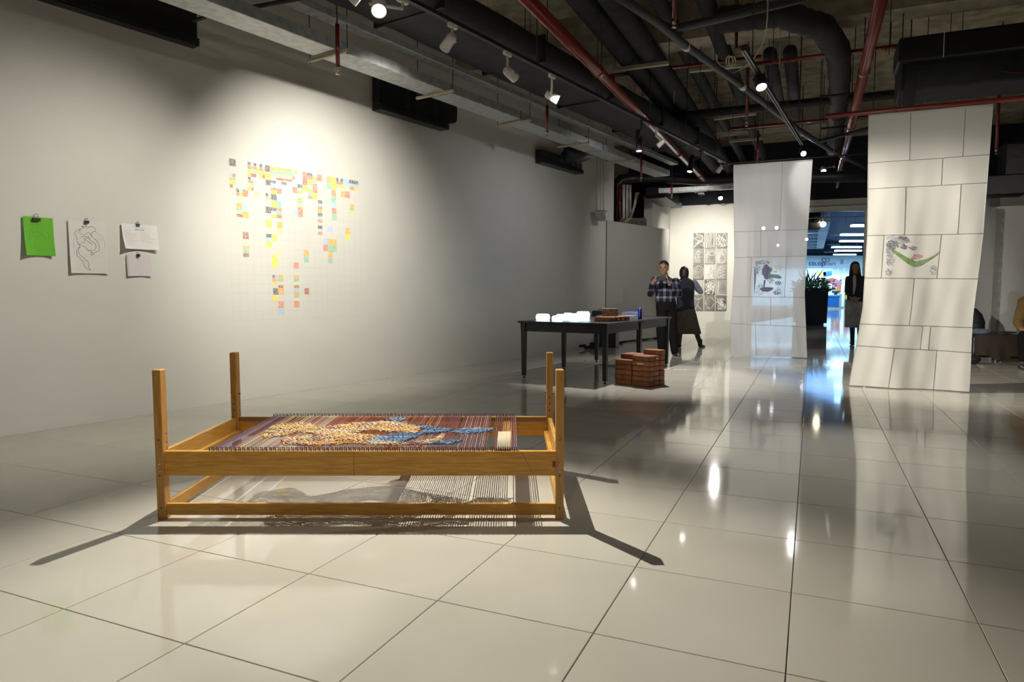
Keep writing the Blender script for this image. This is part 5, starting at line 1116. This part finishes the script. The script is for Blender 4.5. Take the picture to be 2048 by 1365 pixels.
b = MB(); torso(b, [(J(1332, 602, .02), .172, .118), (J(1332, 612, .02), .178, .125), (J(1332, 622, .02), .175, .12)], X_, Y__)
for i, (k_, a_) in enumerate(kn): limb(b, [J(1324.5 if i == 0 else 1341.5, 622, .02), k_, a_+Z3*.02], [.105, .085, .068])
remesh(b, 'trousers', mat('black_trousers', (0.010, 0.009, 0.009), .9, spec=.05), man, .012, 3)
for i, (k_, a_) in enumerate(kn): m = MB(); shoe(m, (a_.x, a_.y+.03), (-.15 if i == 0 else .12, -1, 0), .27); m.build('shoe', mat('black_shoe', (0.012, 0.012, 0.014), .3), man)
b = MB(); n = 22
b.loft([[hc+Z3*z-fdir*oy+X_*rx*math.cos(2*PI*k/n)+Y__*ry*math.sin(2*PI*k/n) for k in range(n)] for z, rx, ry, oy in ((-.01, .078, .070, .035), (.03, .083, .085, .022), (.07, .080, .092, .010), (.10, .066, .078, .006), (.118, .045, .055, .004), (.128, .018, .02, .004))]); remesh(b, 'hair', M_hair, man, .010, 2)
ph = (wrR+wrL)/2+Z3*.085+V((-.02, -.10, 0)); t = thing('phone', 'dark phone held up in both hands by the person in plaid', 'phone', ph)
m = MB(); m.bbox(ph, V((.078, 0, 0)), V((0, .005, 0)), V((0, .004, .038)), .003); m.build('body', M_blackmat, t); m = MB(); m.box((ph.x-.07, ph.y+.0052, ph.z-.032), (ph.x+.07, ph.y+.0062, ph.z+.032)); m.build('screen', mat('screen', (0.02, 0.03, 0.05), .1, emit=(.5, .55, .65), es=.4), t)
# ---- woman seen from behind
Yw = 13.6; J = lambda px, py, dy=0: gy(px, py, Yw+dy)
wb = thing('person', 'person seen from behind in black vest, blue sleeves and brown skirt, before the prints', 'person', (J(1372, 690).x, Yw, 0))
hc = J(1368, 545.5); fd = V((.15, 1, 0)); b = MB(); head(b, hc, fd, .235); limb(b, [hc-Z3*.08, J(1369, 560)], [.05, .055])
torso(b, [(J(1369, 557), .07, .06), (J(1370, 562), .155, .09), (J(1371, 585), .145, .10), (J(1371, 605), .135, .10), (J(1371, 622), .16, .12)], X_, Y__)
sR, eR, wR = J(1389, 566), J(1401, 584, .05), J(1392, 578, .3); sL, eL, wL = J(1352, 566), J(1350, 588, .08), J(1358, 580, .3)
for s_, e_, w_ in ((sR, eR, wR), (sL, eL, wL)): limb(b, [s_, e_, w_], [.045, .038, .025])
hand(b, wR, (-.3, .6, .6), (0, 1, 0), .9, .6, 1); hand(b, wL, (.3, .6, .6), (0, 1, 0), .9, .6, -1)
fL, fR = J(1358, 690, .02), J(1400, 688, .03)
limb(b, [J(1363, 630), J(1360, 665), fL], [.08, .05, .034]); limb(b, [J(1379, 630), J(1392, 665), fR], [.08, .05, .034])
remesh(b, 'body', M_skin, wb, .0075, 2)
b = MB(); torso(b, [(J(1369, 555.5), .062, .055), (J(1370, 560), .13, .085), (J(1371, 566), .19, .105), (J(1371, 580), .18, .115), (J(1370, 600), .175, .12), (J(1371, 622), .185, .13), (J(1371, 623.5), .18, .125)], X_, Y__); remesh(b, 'vest', mat('black_knit', (0.012, 0.014, 0.022), .9), wb, .012, 3)
for s_, e_, w_ in ((sR, eR, wR), (sL, eL, wL)):
    b = MB(); limb(b, [s_, e_, e_.lerp(w_, .85)], [.063, .056, .042]); remesh(b, 'sleeve', mat('blue_shirt', (0.17, 0.185, 0.25), .85), wb, .011, 2)
b = MB(); b.tube([J(1369, 557.5), J(1369, 553)], [.075, .066], 16); b.build('collar', MATS['blue_shirt'], wb)
b = MB(); rings = []
for q, (py, rx, ry) in enumerate(((618, .17, .125), (630, .20, .15), (645, .225, .17), (658, .25, .19), (667.5, .265, .20))):
    rings.append([J(1372+q*.9, py)+X_*(rx+.010*math.sin(9*a)*q/3)*math.cos(a)+Y__*(ry+.012*math.sin(9*a)*q/3)*math.sin(a) for a in [2*PI*k/48 for k in range(48)]])
b.loft(rings); b.build('skirt', mat('brown_skirt', (0.05, 0.038, 0.030), .9, noise=8, col2=(0.075, 0.058, 0.045)), wb)
for kk, ff, fx in ((J(1360, 665), fL, -.2), (J(1392, 665), fR, .6)):
    b = MB(); limb(b, [kk+Z3*.02, ff], [.056, .040]); b.build('stocking', mat('dark_stocking', (0.03, 0.022, 0.020), .7), wb)
    b = MB(); shoe(b, (ff.x, ff.y-.02), (fx, .8, 0), .25); limb(b, [V((ff.x, ff.y, .05)), V((ff.x, ff.y, .13))], [.044, .046], 10); b.build('shoe', MATS['black_shoe'], wb)
b = MB(); b.loft([[hc+Z3*z-fd*oy+X_*rx*math.cos(2*PI*k/22)+Y__*ry*math.sin(2*PI*k/22) for k in range(22)] for z, rx, ry, oy in ((-.115, .060, .055, .030), (-.09, .082, .075, .028), (-.04, .092, .095, .018), (.02, .092, .10, .012), (.07, .080, .09, .008), (.105, .055, .06, .005), (.125, .02, .02, .005))]); remesh(b, 'hair', M_hair, wb, .011, 3)
# ---- woman by the doorway
Yw = 14.25; J = lambda px, py, dy=0: gy(px, py, Yw+dy)
wr = thing('person', 'person with long black hair, dark jacket and pale grey skirt, standing at the doorway', 'person', (J(1710, 690).x, Yw, 0))
hc = J(1710, 535); fd = V((-.30, -1, -.05)); b = MB(); head(b, hc, fd, .235); limb(b, [hc-Z3*.08, J(1711, 552)], [.05, .055])
torso(b, [(J(1711, 549), .07, .06), (J(1711, 554), .15, .09), (J(1711, 575), .14, .10), (J(1711, 598), .14, .10), (J(1711, 615), .16, .12)], X_, Y__)
sR, eR, wR = J(1697, 558), J(1694.5, 582, .02), J(1702, 596, -.14); sL, eL, wL = J(1725, 558), J(1727, 582, .02), J(1717, 597, -.14)
for s_, e_, w_ in ((sR, eR, wR), (sL, eL, wL)): limb(b, [s_, e_, w_], [.045, .038, .025])
hand(b, wR, (.7, -.1, -.4), (0, -1, 0), .9, .4, 1); hand(b, wL, (-.7, -.1, -.4), (0, -1, 0), .9, .4, -1)
f1, f2 = J(1704.5, 683), J(1719, 684, .03); limb(b, [J(1706, 620), J(1704.5, 652), f1], [.08, .05, .034]); limb(b, [J(1717, 620), J(1719, 652), f2], [.08, .05, .034])
body = remesh(b, 'body', M_skin, wr, .0075, 2); face(body, hc, fd)
b = MB(); torso(b, [(J(1711, 547.5), .066, .06), (J(1711, 552), .13, .085), (J(1711, 558), .175, .105), (J(1711, 575), .165, .115), (J(1711, 590), .17, .12), (J(1711.5, 604), .18, .13)], X_, Y__)
for s_, e_, w_ in ((sR, eR, wR), (sL, eL, wL)): limb(b, [s_, e_, e_.lerp(w_, .85)], [.064, .058, .045])
jk = remesh(b, 'jacket', mat('navy_jacket', (0.010, 0.011, 0.018), .85), wr, .012, 3)
b = MB(); b.loft([[J(px, py, -.118-dy_)+X_*w_*c_+Y__*.02*s_ for c_, s_ in ((-1, 1), (-1, 0), (0, -1), (1, 0), (1, 1))] for px, py, w_, dy_ in ((1709, 550, .02, -.04), (1709.5, 558, .035, -.008), (1709.5, 572, .03, .0), (1708, 583, .02, .004), (1707, 590, .008, .004))]); b.build('blouse', mat('pale_blouse', (0.38, 0.38, 0.38), .8), wr)
b = MB(); rings = []
for q, (py, rx, ry) in enumerate(((600, .165, .125), (612, .18, .14), (630, .185, .15), (655, .19, .155))):
    rings.append([J(1708+q*.3, py)+X_*(rx+.005*math.sin(7*a)*q/3)*math.cos(a)+Y__*(ry+.006*math.sin(7*a)*q/3)*math.sin(a) for a in [2*PI*k/40 for k in range(40)]])
b.loft(rings); b.build('skirt', mat('mottled_skirt', (0.16, 0.17, 0.18), .9, noise=4, col2=(0.30, 0.30, 0.29)), wr)
for kk, ff in ((J(1704.5, 652), f1), (J(1719, 652), f2)):
    b = MB(); limb(b, [kk+Z3*.02, ff], [.054, .038]); b.build('stocking', mat('black_stocking', (0.010, 0.010, 0.014), .7), wr)
    b = MB(); shoe(b, (ff.x, ff.y+.03), (-.35, -1, 0), .24); limb(b, [V((ff.x, ff.y, .05)), V((ff.x, ff.y, .10))], [.042, .042], 10); b.build('shoe', MATS['black_shoe'], wr)
b = MB(); bk = -V(fd).normalized()
b.loft([[hc+Z3*z+bk*oy+X_*rx*math.cos(2*PI*k/24)+Y__*ry*math.sin(2*PI*k/24) for k in range(24)] for z, rx, ry, oy in ((-.36, .13, .03, .105), (-.25, .12, .045, .09), (-.15, .105, .055, .070), (-.06, .098, .075, .045), (.0, .094, .085, .032), (.06, .086, .095, .014), (.10, .062, .07, .008), (.125, .02, .02, .005))])
for e in (-1, 1): limb(b, [hc+X_*e*.078+Z3*.03+bk*.0, hc+X_*e*.092-Z3*.08, hc+X_*e*.105-Z3*.20-Y__*.03, hc+X_*e*.10-Z3*.33-Y__*.06], [.022, .026, .026, .018], 8)
remesh(b, 'hair', M_hair, wr, .011, 3)
# ---- seated person cut by the right edge
Ys = 10.3; J = lambda px, py, dy=0: gy(px, py, Ys+dy)
ps = thing('person', 'seated person in a mustard jacket cut off by the right edge', 'person', (J(2062, 715).x, Ys, 0))
b = MB(); hc = J(2064, 568); head(b, hc, (-.7, -.6, -.5), .235); limb(b, [hc-Z3*.08, J(2063, 592)], [.05, .055])
torso(b, [(J(2063, 590), .07, .06), (J(2062, 598), .15, .10), (J(2061, 630), .15, .12), (J(2062, 655), .15, .12), (J(2063, 672), .17, .14)], X_, Y__)
limb(b, [J(2046, 612), J(2037, 645, -.05), J(2045, 660, -.3)], [.05, .042, .028]); limb(b, [J(2080, 612), J(2090, 645, -.05), J(2072, 660, -.3)], [.05, .042, .028])
hand(b, J(2045, 660, -.3), (.7, -.5, -.1), (0, 0, -1), .9, .6, 1); hand(b, J(2072, 660, -.3), (-.7, -.5, -.1), (0, 0, -1), .9, .6, -1)
legs = [(J(2052, 672), J(2046, 674, -.45), J(2046, 722, -.5)), (J(2074, 672), J(2078, 674, -.45), J(2078, 722, -.5))]
for l_ in legs: limb(b, list(l_), [.085, .06, .04])
remesh(b, 'body', M_skin, ps, .009, 2)
b = MB(); torso(b, [(J(2063, 591), .08, .07), (J(2062, 600), .19, .12), (J(2060, 630), .19, .14), (J(2061, 655), .19, .15), (J(2062, 664), .19, .15)], X_, Y__); limb(b, [J(2046, 614), J(2037, 645, -.05), J(2043, 658, -.24)], [.085, .075, .05]); limb(b, [J(2080, 614), J(2090, 645, -.05), J(2074, 658, -.24)], [.085, .075, .05]); remesh(b, 'jacket', mat('mustard_jacket', (0.17, 0.10, 0.025), .9, noise=12, bump=.4), ps, .013, 2)
b = MB()
for l_ in legs: limb(b, [l_[0], l_[1], l_[2]+Z3*.03], [.10, .08, .06])
remesh(b, 'trousers', MATS['black_trousers'], ps, .013, 2)
for l_ in legs: b = MB(); shoe(b, (l_[2].x, l_[2].y+.03), (-.2, -1, 0), .26); b.build('shoe', MATS['black_shoe'], ps)
b = MB(); b.ell(hc+Z3*.02+V((.02, .02, 0)), .092, .10, .11, 18, 12); b.build('hair', M_hair, ps)

# ================================================================ BENCHES AT THE RIGHT
def bench(c, L, label, zt=.42):
    c = V((c.x, c.y, 0)); t = thing('bench', label, 'bench', c); m = MB(); m.bbox(c+Z3*(zt-.02), W*L/2, U*.2, Z3*.02, .004); m.build('seat', M_blackmat, t)
    for a in (-1, 1):
        for b_ in (-1, 1):
            m = MB(); m.bbox(c+W*a*(L/2-.05)+U*b_*.16+Z3*(zt/2-.02), W*.018, U*.018, Z3*(zt/2-.02), .002); m.build('leg', M_blackmat, t)
    m = MB(); m.bbox(c+Z3*.06, W*(L/2-.05), U*.012, Z3*.012, .002); m.build('stretcher', M_blackmat, t)
    return c
b1 = bench(gz(1950, 722)+U*.25, .75, 'short black bench with a bag, just right of the hammock banner')
b2 = bench(gz(2062, 728)+U*.35, 1.5, 'long black bench draped with brown cloth at the right edge')
p = gy(1952, 672, b1.y-.1); p = V((p.x, b1.y-.05, .42)); t = thing('backpack', 'black backpack leaning on the short bench', 'bag', p)
m = MB(); m.loft([[p+Z3*z+W*rx*math.cos(a)+U*ry*math.sin(a)*(1 if math.sin(a) > 0 else .8)+W*ox for a in [2*PI*k/16 for k in range(16)]] for z, rx, ry, ox in ((0.002, .12, .08, 0), (.05, .145, .11, 0), (.2, .145, .11, 0), (.33, .12, .09, -.02), (.42, .07, .06, -.05), (.44, .02, .02, -.06))]); m.build('sack', mat('black_nylon', (.012, .013, .018), .6, noise=12, bump=.6), t)
m = MB(); m.loft([[p+Z3*z+W*rx*math.cos(a)-U*(.085+.035*max(0, math.sin(a)))+W*.01 for a in [2*PI*k/12 for k in range(12)]] for z, rx in ((.03, .07), (.08, .09), (.17, .085), (.2, .06))]); m.build('pocket', mat('black_nylon', (.012, .013, .018)), t)
m = MB(); m.tube([p+Z3*.43-W*.06, p+Z3*.48-W*.05, p+Z3*.43-W*.02], .006, 6); m.build('handle', M_blackmat, t)
p2 = V((p.x, p.y, .42))+W*.02-U*.16; t = thing('folded_jacket', 'blue-grey folded jacket in front of the backpack', 'jacket', p2); m = MB(); rq = random.Random(3)
m.ell(p2+Z3*.045, .15, .06, .042, 16, 8, W, U, Z3); m.ell(p2+Z3*.075+W*.03, .11, .05, .03, 14, 8, W, U, Z3); m.build('cloth', mat('bluegrey_cloth', (0.10, 0.13, 0.22), .9, noise=10, bump=.6, col2=(0.22, 0.25, 0.33)), t)
# brown cloth over bench 2
q0 = b2-W*.72; t = thing('draped_coat', 'brown coat draped over the left end of the long bench', 'coat', q0+Z3*.42); m = MB(); vs = []; nx, nz = 20, 14
for j in range(nz+1):
    for i in range(nx+1):
        u, v = i/nx, j/nz; prof = [(.18, .435), (-.18, .445), (-.225, .40), (-.23, .25), (-.24, .06+.05*math.sin(u*9))]
        k = v*4; a = min(int(k), 3); f = k-a; off = prof[a][0]*(1-f)+prof[a+1][0]*f; z = prof[a][1]*(1-f)+prof[a+1][1]*f
        vs.append(V((q0.x, q0.y, 0))+W*(u*.62+.02*math.sin(v*7))+U*(off+.02*math.sin(u*22)*max(0, v-.4))+Z3*(z+.006*math.sin(u*17)))
m.add(vs, [(j*(nx+1)+i, j*(nx+1)+i+1, (j+1)*(nx+1)+i+1, (j+1)*(nx+1)+i) for j in range(nz) for i in range(nx)], True); m.build('cloth', mat('brown_coat', (0.055, 0.040, 0.028), .95, noise=9, bump=.5), t)
p = b2-W*.30+Z3*.455; m = MB(); m.bbox(p+Z3*.012, W*.16, U*.11, Z3*.010, .002); obj1('folder', m, mat('dark_folder', (.03, .028, .026), .5), 'dark folder lying on the draped coat', 'folder', None, p)
p = gz(1948, 732)+U*.22; t = thing('shoe_bag', 'dark crumpled bag under the short bench', 'bag', V((p.x, p.y, 0))); m = MB(); m.ell(V((p.x, p.y, .075)), .13, .09, .073, 16, 8, W, U, Z3); m.build('sack', mat('black_nylon', (.012, .013, .018)), t); m = MB(); m.tube([V((p.x, p.y, .14))-W*.04, V((p.x, p.y, .19)), V((p.x, p.y, .14))+W*.04], .006, 6); m.build('handle', M_blackmat, t)

# ================================================================ MALL CONTENTS
pY = 22.3; pl0, pl1 = gy(1604, 650, pY), gy(1655, 650, pY); pc = V(((pl0.x+pl1.x)/2, pY+.4, 0)); hw = (pl1.x-pl0.x)/2; ptz = gy(1630, 577, pY).z
t = thing('planter', 'tall black planter box with spiky plants outside the doorway', 'planter', pc)
m = MB(); m.loft([[pc+V((a*w_, b_*.38, z)) for a, b_ in ((-1, -1), (1, -1), (1, 1), (-1, 1))] for z, w_ in ((.06, hw*.95), (ptz, hw*1.0))], sm=False); m.build('box', mat('planter_black', (.008, .009, .016), .6), t)
m = MB(); m.bbox(pc+Z3*.03, V((hw*.8, 0, 0)), V((0, .3, 0)), Z3*.03, .004); m.build('plinth', M_blackmat, t)
rl = random.Random(12)
def leafblade(m, b, d, L, w, bend):
    d = V(d).normalized(); s = d.cross(Y__).normalized() if abs(d.y) < .9 else X_; n = 5; vs = []
    for k in range(n+1):
        f = k/n; c = b+d*L*f+V((d.x, d.y, -.3))*bend*f*f*L; ww = w*math.sin(PI*(.15+.85*(1-f)))*(1-f*.7); vs += [c-s*ww, c+s*ww]
    m.add(vs, [(2*k, 2*k+1, 2*k+3, 2*k+2) for k in range(n)], True)
for k in range(11):
    m = MB(); a = rl.uniform(-.55, .75); leafblade(m, pc+V((rl.uniform(-.25, .1), rl.uniform(-.15, .1), ptz-.03)), (a, rl.uniform(-.2, .2), 1), rl.uniform(.55, .85), .035, .1); m.build('spiky_leaf', mat('dark_leaf', (0.02, 0.07, 0.035), .5), t)
m = MB()
for k in range(420):
    b_ = pc+V((rl.uniform(-hw*1.05, hw*1.35), rl.uniform(-.42, .35), ptz+rl.uniform(-.12, .26)*1.0)); a = rl.uniform(0, 6.28); leafblade(m, b_, (math.cos(a), math.sin(a)*.6, rl.uniform(-.3, .9)), rl.uniform(.08, .17), .028, .5)
m.build('foliage', mat('bright_leaf', (0.06, 0.20, 0.07), .5), t, 'stuff')
m = MB()
for k in range(6): m.ell(pc+V((.25+rl.uniform(-.12, .12), -.2, ptz+.24+rl.uniform(-.05, .08))), .06, .04, .035, 8, 6)
m.build('red_bloom', mat('bloom', (0.22, 0.09, 0.07), .6), t)
m = MB(); q = gy(1627, 653.5, 21.8); m.bbox(V((q.x-.2, q.y, .006)), V((.42, 0, 0)), V((0, .25, 0)), Z3*.005, .002); obj1('floor_mat', m, M_blackmat, 'flat dark mat on the floor before the planter', 'mat', None, V((q.x-.2, q.y, 0)))
# sign on the fascia
sg0 = gy(1617, 531.5, SY-.03); t = thing('shop_sign', 'co.op mart lettering with round logo on the pale fascia', 'sign', sg0)
sk = SY/1369
text('co.op', 14.0*sk*1.05, sg0, X_, mat('sign_blue', (0.05, 0.12, 0.26), .5), t, 'lettering', .02)
text('mart', 11.5*sk*1.0, gy(1649.5, 531.5, SY-.03), X_, mat('sign_pink', (0.62, 0.38, 0.55), .5), t, 'lettering', .02)
def ringm(c, r, w_, a0, a1, m_, nm):
    m = MB(); n = 24; m.ribbon([c+V((math.cos(a0+(a1-a0)*k/n)*r, 0, math.sin(a0+(a1-a0)*k/n)*r)) for k in range(n+1)], w_, Y__); m.build(nm, m_, t)
pk = mat('logo_pink', (0.50, 0.12, 0.22), .5); bl = mat('logo_blue', (0.10, 0.35, 0.55), .5)
ringm(gy(1647.5, 520.5, SY-.03), 3.6*sk, 1.6*sk, .7, 2*PI-.7, pk, 'logo_letter'); ringm(gy(1655.5, 520.5, SY-.03), 3.6*sk, 1.6*sk, 0, 2*PI, bl, 'logo_letter')
m = MB(); q = gy(1651.6, 522.5, SY-.03); m.ribbon([q, q-Z3*4*sk], 1.4*sk, Y__); m.build('logo_stem', pk, t)
m = MB(); q = gy(1684, 524, SY-.02); m.box((q.x-.07, q.y-.03, q.z-.14), (q.x+.07, q.y, q.z+.14)); obj1('wall_plate', m, mat('plate_grey', (.3, .42, .55), .5), 'small grey plate on the fascia right of the sign', 'plate', None, q)
# mall tube lamps
M_tube = mat('tube_light', (.9, .95, 1), .4, emit=(0.42, 0.74, 1.0), es=9)
TL = [(1703, 1745, 452), (1682, 1745, 470), (1680, 1745, 483), (1664, 1722, 495), (1670, 1722, 502), (1665, 1711, 510)]
for k, (x0, x1, y) in enumerate(TL):
    a = gz(x0, y, 3.42); b_ = gy(x1, y, a.y); b_.z = a.z; t = thing('tube_lamp', 'glowing white tube lamp over the mall, number %s counted from the doorway' % ['one', 'two', 'three', 'four', 'five', 'six'][k], 'lamp', (a+b_)/2, 'tube lamps over the mall')
    m = MB(); m.bbox((a+b_)/2+Z3*.07, (b_-a)/2, Y__*.12, Z3*.025, .005); m.build('fixture', M_white, t)
    for o_ in (-.07, .07): m = MB(); m.tube([a+Y__*o_, b_+Y__*o_], .035, 10); m.build('tube', M_tube, t)
    for e in (.15, .85): m = MB(); q = a.lerp(b_, e); m.tube([q+Z3*.09, V((q.x, q.y, 4.3))], .006, 5); m.build('hanger', M_steel, t)
for k, (x0, x1, y) in enumerate([(1628, 1690, 435.2), (1660, 1690, 470.5), (1655, 1680, 489.5), (1648, 1675, 504.5)]):
    a = gz(x0, y, 3.5); b_ = gy(x1, y, a.y); b_.z = a.z; m = MB(); m.tube([a, b_], .018, 8); m.tube([(a+b_)/2, V(((a+b_)/2).to_tuple()[:2]+(4.3,))], .006, 5); obj1('thin_rail', m, M_white, 'thin white rail under the mall ceiling, %s from the doorway' % ['first', 'second', 'third', 'fourth'][k], 'rail', 'thin rails under the mall ceiling', (a+b_)/2)
a = gz(1678, 426, 3.6); b_ = gy(1740, 423, a.y); b_.z = a.z; t = thing('air_grille', 'white linear air grille under the dark mall ceiling', 'grille', (a+b_)/2); m = MB(); m.bbox((a+b_)/2+Z3*.1, (b_-a)/2, Y__*.1, Z3*.05, .005); m.build('frame', M_white, t)
for k in range(12): m = MB(); q = a.lerp(b_, (k+.5)/12); m.obox(q+Z3*.1-Y__*.104, X_*.018, Y__*.003, Z3*.035); m.build('slat', M_galv, t)
for k, (px, py) in enumerate([(1527, 457), (1553, 456), (1556, 491), (1613, 479)]):
    p = gz(px, py, 3.5); t = thing('mall_spotlight', ['white spotlight over the mall, glowing through the left half of the sheer banner', 'white spotlight over the mall, glowing through the middle of the sheer banner', 'lower white spotlight glowing through the sheer banner', 'white spotlight at the right edge of the sheer banner'][k], 'spotlight', p, 'spotlights over the mall')
    m = MB(); m.ell(p, .065, .065, .065, 12, 8); m.build('bulb', lensmat('lens_mall', (.9, .96, 1), 30), t); m = MB(); m.tube([p+Z3*.1, V((p.x, p.y, 4.3))], .01, 6); m.build('stem', M_blackmat, t)
# white coffered ceiling piece
cz = 3.75; t = thing('ceiling_lattice', 'white coffered ceiling lattice hanging over the mall walkway', 'ceiling lattice', gz(1630, 470, cz)); M_lat = mat('lattice_white', (.55, .65, .72), .6)
E0 = gz(1661, 444, cz)
for k in range(8):
    y_ = k*2.6; m = MB(); m.obox(E0+U*(y_+.25)-W*3.4+Z3*.12, W*3.4, U*.24, Z3*.12); m.build('beam', M_lat, t)
for k in range(5):
    m = MB(); m.obox(E0+U*9.3-W*(.2+k*1.65)+Z3*.125, W*.2, U*9.3, Z3*.123); m.build('beam', M_lat, t)
m = MB(); m.obox(E0+U*9.3-W*3.4+Z3*.52, W*3.4, U*9.3, Z3*.01); m.build('panel', mat('lattice_panel', (.30, .36, .42), .7), t)
p = gz(1646, 449, 3.3); t = thing('mall_spotlight', 'warm glowing spotlight on a round black drum beyond the doorway', 'spotlight', p); m = MB(); m.ell(p, .09, .09, .09, 14, 8); m.build('bulb', lensmat('lens_warm', (1, .9, .55), 25), t); m = MB(); m.tube([p+Z3*.1, p+Z3*.9], .01, 6); m.build('stem', M_blackmat, t)
p = gz(1634, 446, 3.35); t = thing('mall_drum', 'dark drum duct above the warm spotlight', 'duct', p); m = MB(); m.tube([p-W*.9+U*.3+Z3*.1, p+W*.1+U*.3+Z3*.1], .3, 20); m.build('drum', M_duct, t); m = MB(); m.ell(p+Z3*.05, .1, .1, .07, 12, 8); m.build('speaker', M_white, t)
# shop interior
c0 = gy(1655, 616, SY+1.2); c1 = gy(1681, 616, SY+1.2); t = thing('counter', 'bright blue checkout counter inside the shop', 'counter', V(((c0.x+c1.x)/2, SY+1.2, 0))); hz = gy(1668, 591, SY+1.2).z; M_cb = mat('counter_blue', (0.03, 0.22, 0.62), .4)
m = MB(); m.box((c0.x, SY+1.2, .02), (c1.x-.12, SY+2, hz-.1)); m.build('front_panel', M_cb, t); m = MB(); m.box((c0.x-.05, SY+1.1, hz-.1), (c1.x-.1, SY+2.05, hz)); m.build('counter_top', mat('counter_blue2', (0.05, .3, .7), .4), t); m = MB(); m.box((c1.x-.12, SY+1.15, 0), (c1.x+.03, SY+2, hz+.1)); m.build('end_post', M_white, t)
q = gy(1671, 590, SY+1.3); m = MB(); m.bbox(q+Z3*.08, X_*.1, Y__*.06, Z3*.09, .01); obj1('monitor', m, M_blackmat, 'small black monitor on the blue counter', 'monitor', None, q)
rs = random.Random(31); PC = [(.75, .12, .1), (.85, .6, .05), (.1, .4, .15), (.1, .25, .6), (.8, .8, .75), (.75, .3, .4), (.5, .15, .4)]
def shelf(px0, px1, y0, label, rows, Ys_):
    a = gy(px0, 616, Ys_); b_ = gy(px1, 616, Ys_); t = thing('shelf_unit', label, 'shelf', V(((a.x+b_.x)/2, Ys_, 0))); m = MB(); m.box((a.x, Ys_+.5, 0), (b_.x, Ys_+.54, 2.2)); m.build('back_panel', M_white, t)
    for e in (a.x, b_.x): m = MB(); m.box((e-.02, Ys_, 0), (e+.02, Ys_+.5, 2.2)); m.build('upright', M_white, t)
    for r in range(rows):
        z = .1+r*(2.0/rows); m = MB(); m.box((a.x, Ys_, z), (b_.x, Ys_+.5, z+.03)); m.build('shelf_board', M_white, t)
        x = a.x+.05
        while x < b_.x-.15:
            w_ = rs.uniform(.14, .26); h = rs.uniform(.18, .32)*1.2; k = rs.randrange(len(PC)); m = MB(); c = V((x+w_/2, Ys_+.2, z+.031)); m.bbox(c+Z3*h/2, X_*w_*.45, Y__*.12, Z3*h/2, .01)
            obj1('product_box', m, mat('product_%d' % k, PC[k], .5), 'small coloured package on the shop shelves', 'package', 'packages on the shop shelves', c); x += w_
shelf(1662, 1690, 616, 'white shelf unit of coloured packages behind the blue counter', 4, SY+3.6)
shelf(1688, 1702, 616, 'narrow shelf unit of coloured packages left of the doorway person', 5, SY+2.2)
shelf(1718, 1745, 616, 'shelf unit behind the doorway person', 4, SY+2.2)
for k, (px, py, c, lab) in enumerate([(1655, 548, (.08, .25, .65), 'blue hanging promotion card in the shop'), (1660, 562, (.75, .2, .15), 'small red hanging card in the shop'), (1643, 548, (.85, .6, .2), 'orange hanging card in the shop'), (1675, 566, (.8, .35, .4), 'pink hanging card in the shop'), (1688, 556, (.9, .85, .5), 'pale yellow hanging card in the shop')]):
    q = gy(px, py, SY+1.5); m = MB(); m.bbox(q, V((.28, 0, .05)), Y__*.01, V((-.03, 0, .16)), .002); t = thing('hanging_card', lab, 'card', q); m.build('card', mat('card_%d' % k, c, .6), t); m = MB(); m.tube([q+Z3*.15, V((q.x, q.y, 2.9))], .008, 5); m.build('string', M_white, t)
for k in range(3):
    m = MB(); y_ = SY+1+k*1.5; m.box((sp0.x+2, y_, 2.8), (sp1.x-2, y_+.25, 2.88)); obj1('shop_tube', m, mat('shop_light', (1, 1, 1), .5, emit=(.45, .75, 1), es=9), 'long ceiling light strip inside the shop', 'lamp', 'ceiling light strips in the shop', V(((sp0.x+sp1.x)/2, y_, 2.84)))
def area(loc, size, power, col, rot=(0, 0, 0)):
    l = bpy.data.lights.new('ceiling_light', 'AREA'); l.shape = 'RECTANGLE'; l.size, l.size_y = size; l.energy = power; l.color = col
    o = bpy.data.objects.new('ceiling_light', l); C.objects.link(o); o.location = loc; o.rotation_euler = rot; return o
area((16, 30, 3.35), (6, 14), 550, COOL); area((19, SY+2.5, 2.75), (14, 3), 1000, (.42, .72, 1)); area((18, 41, 3.3), (12, 3), 750, (.35, .65, 1))
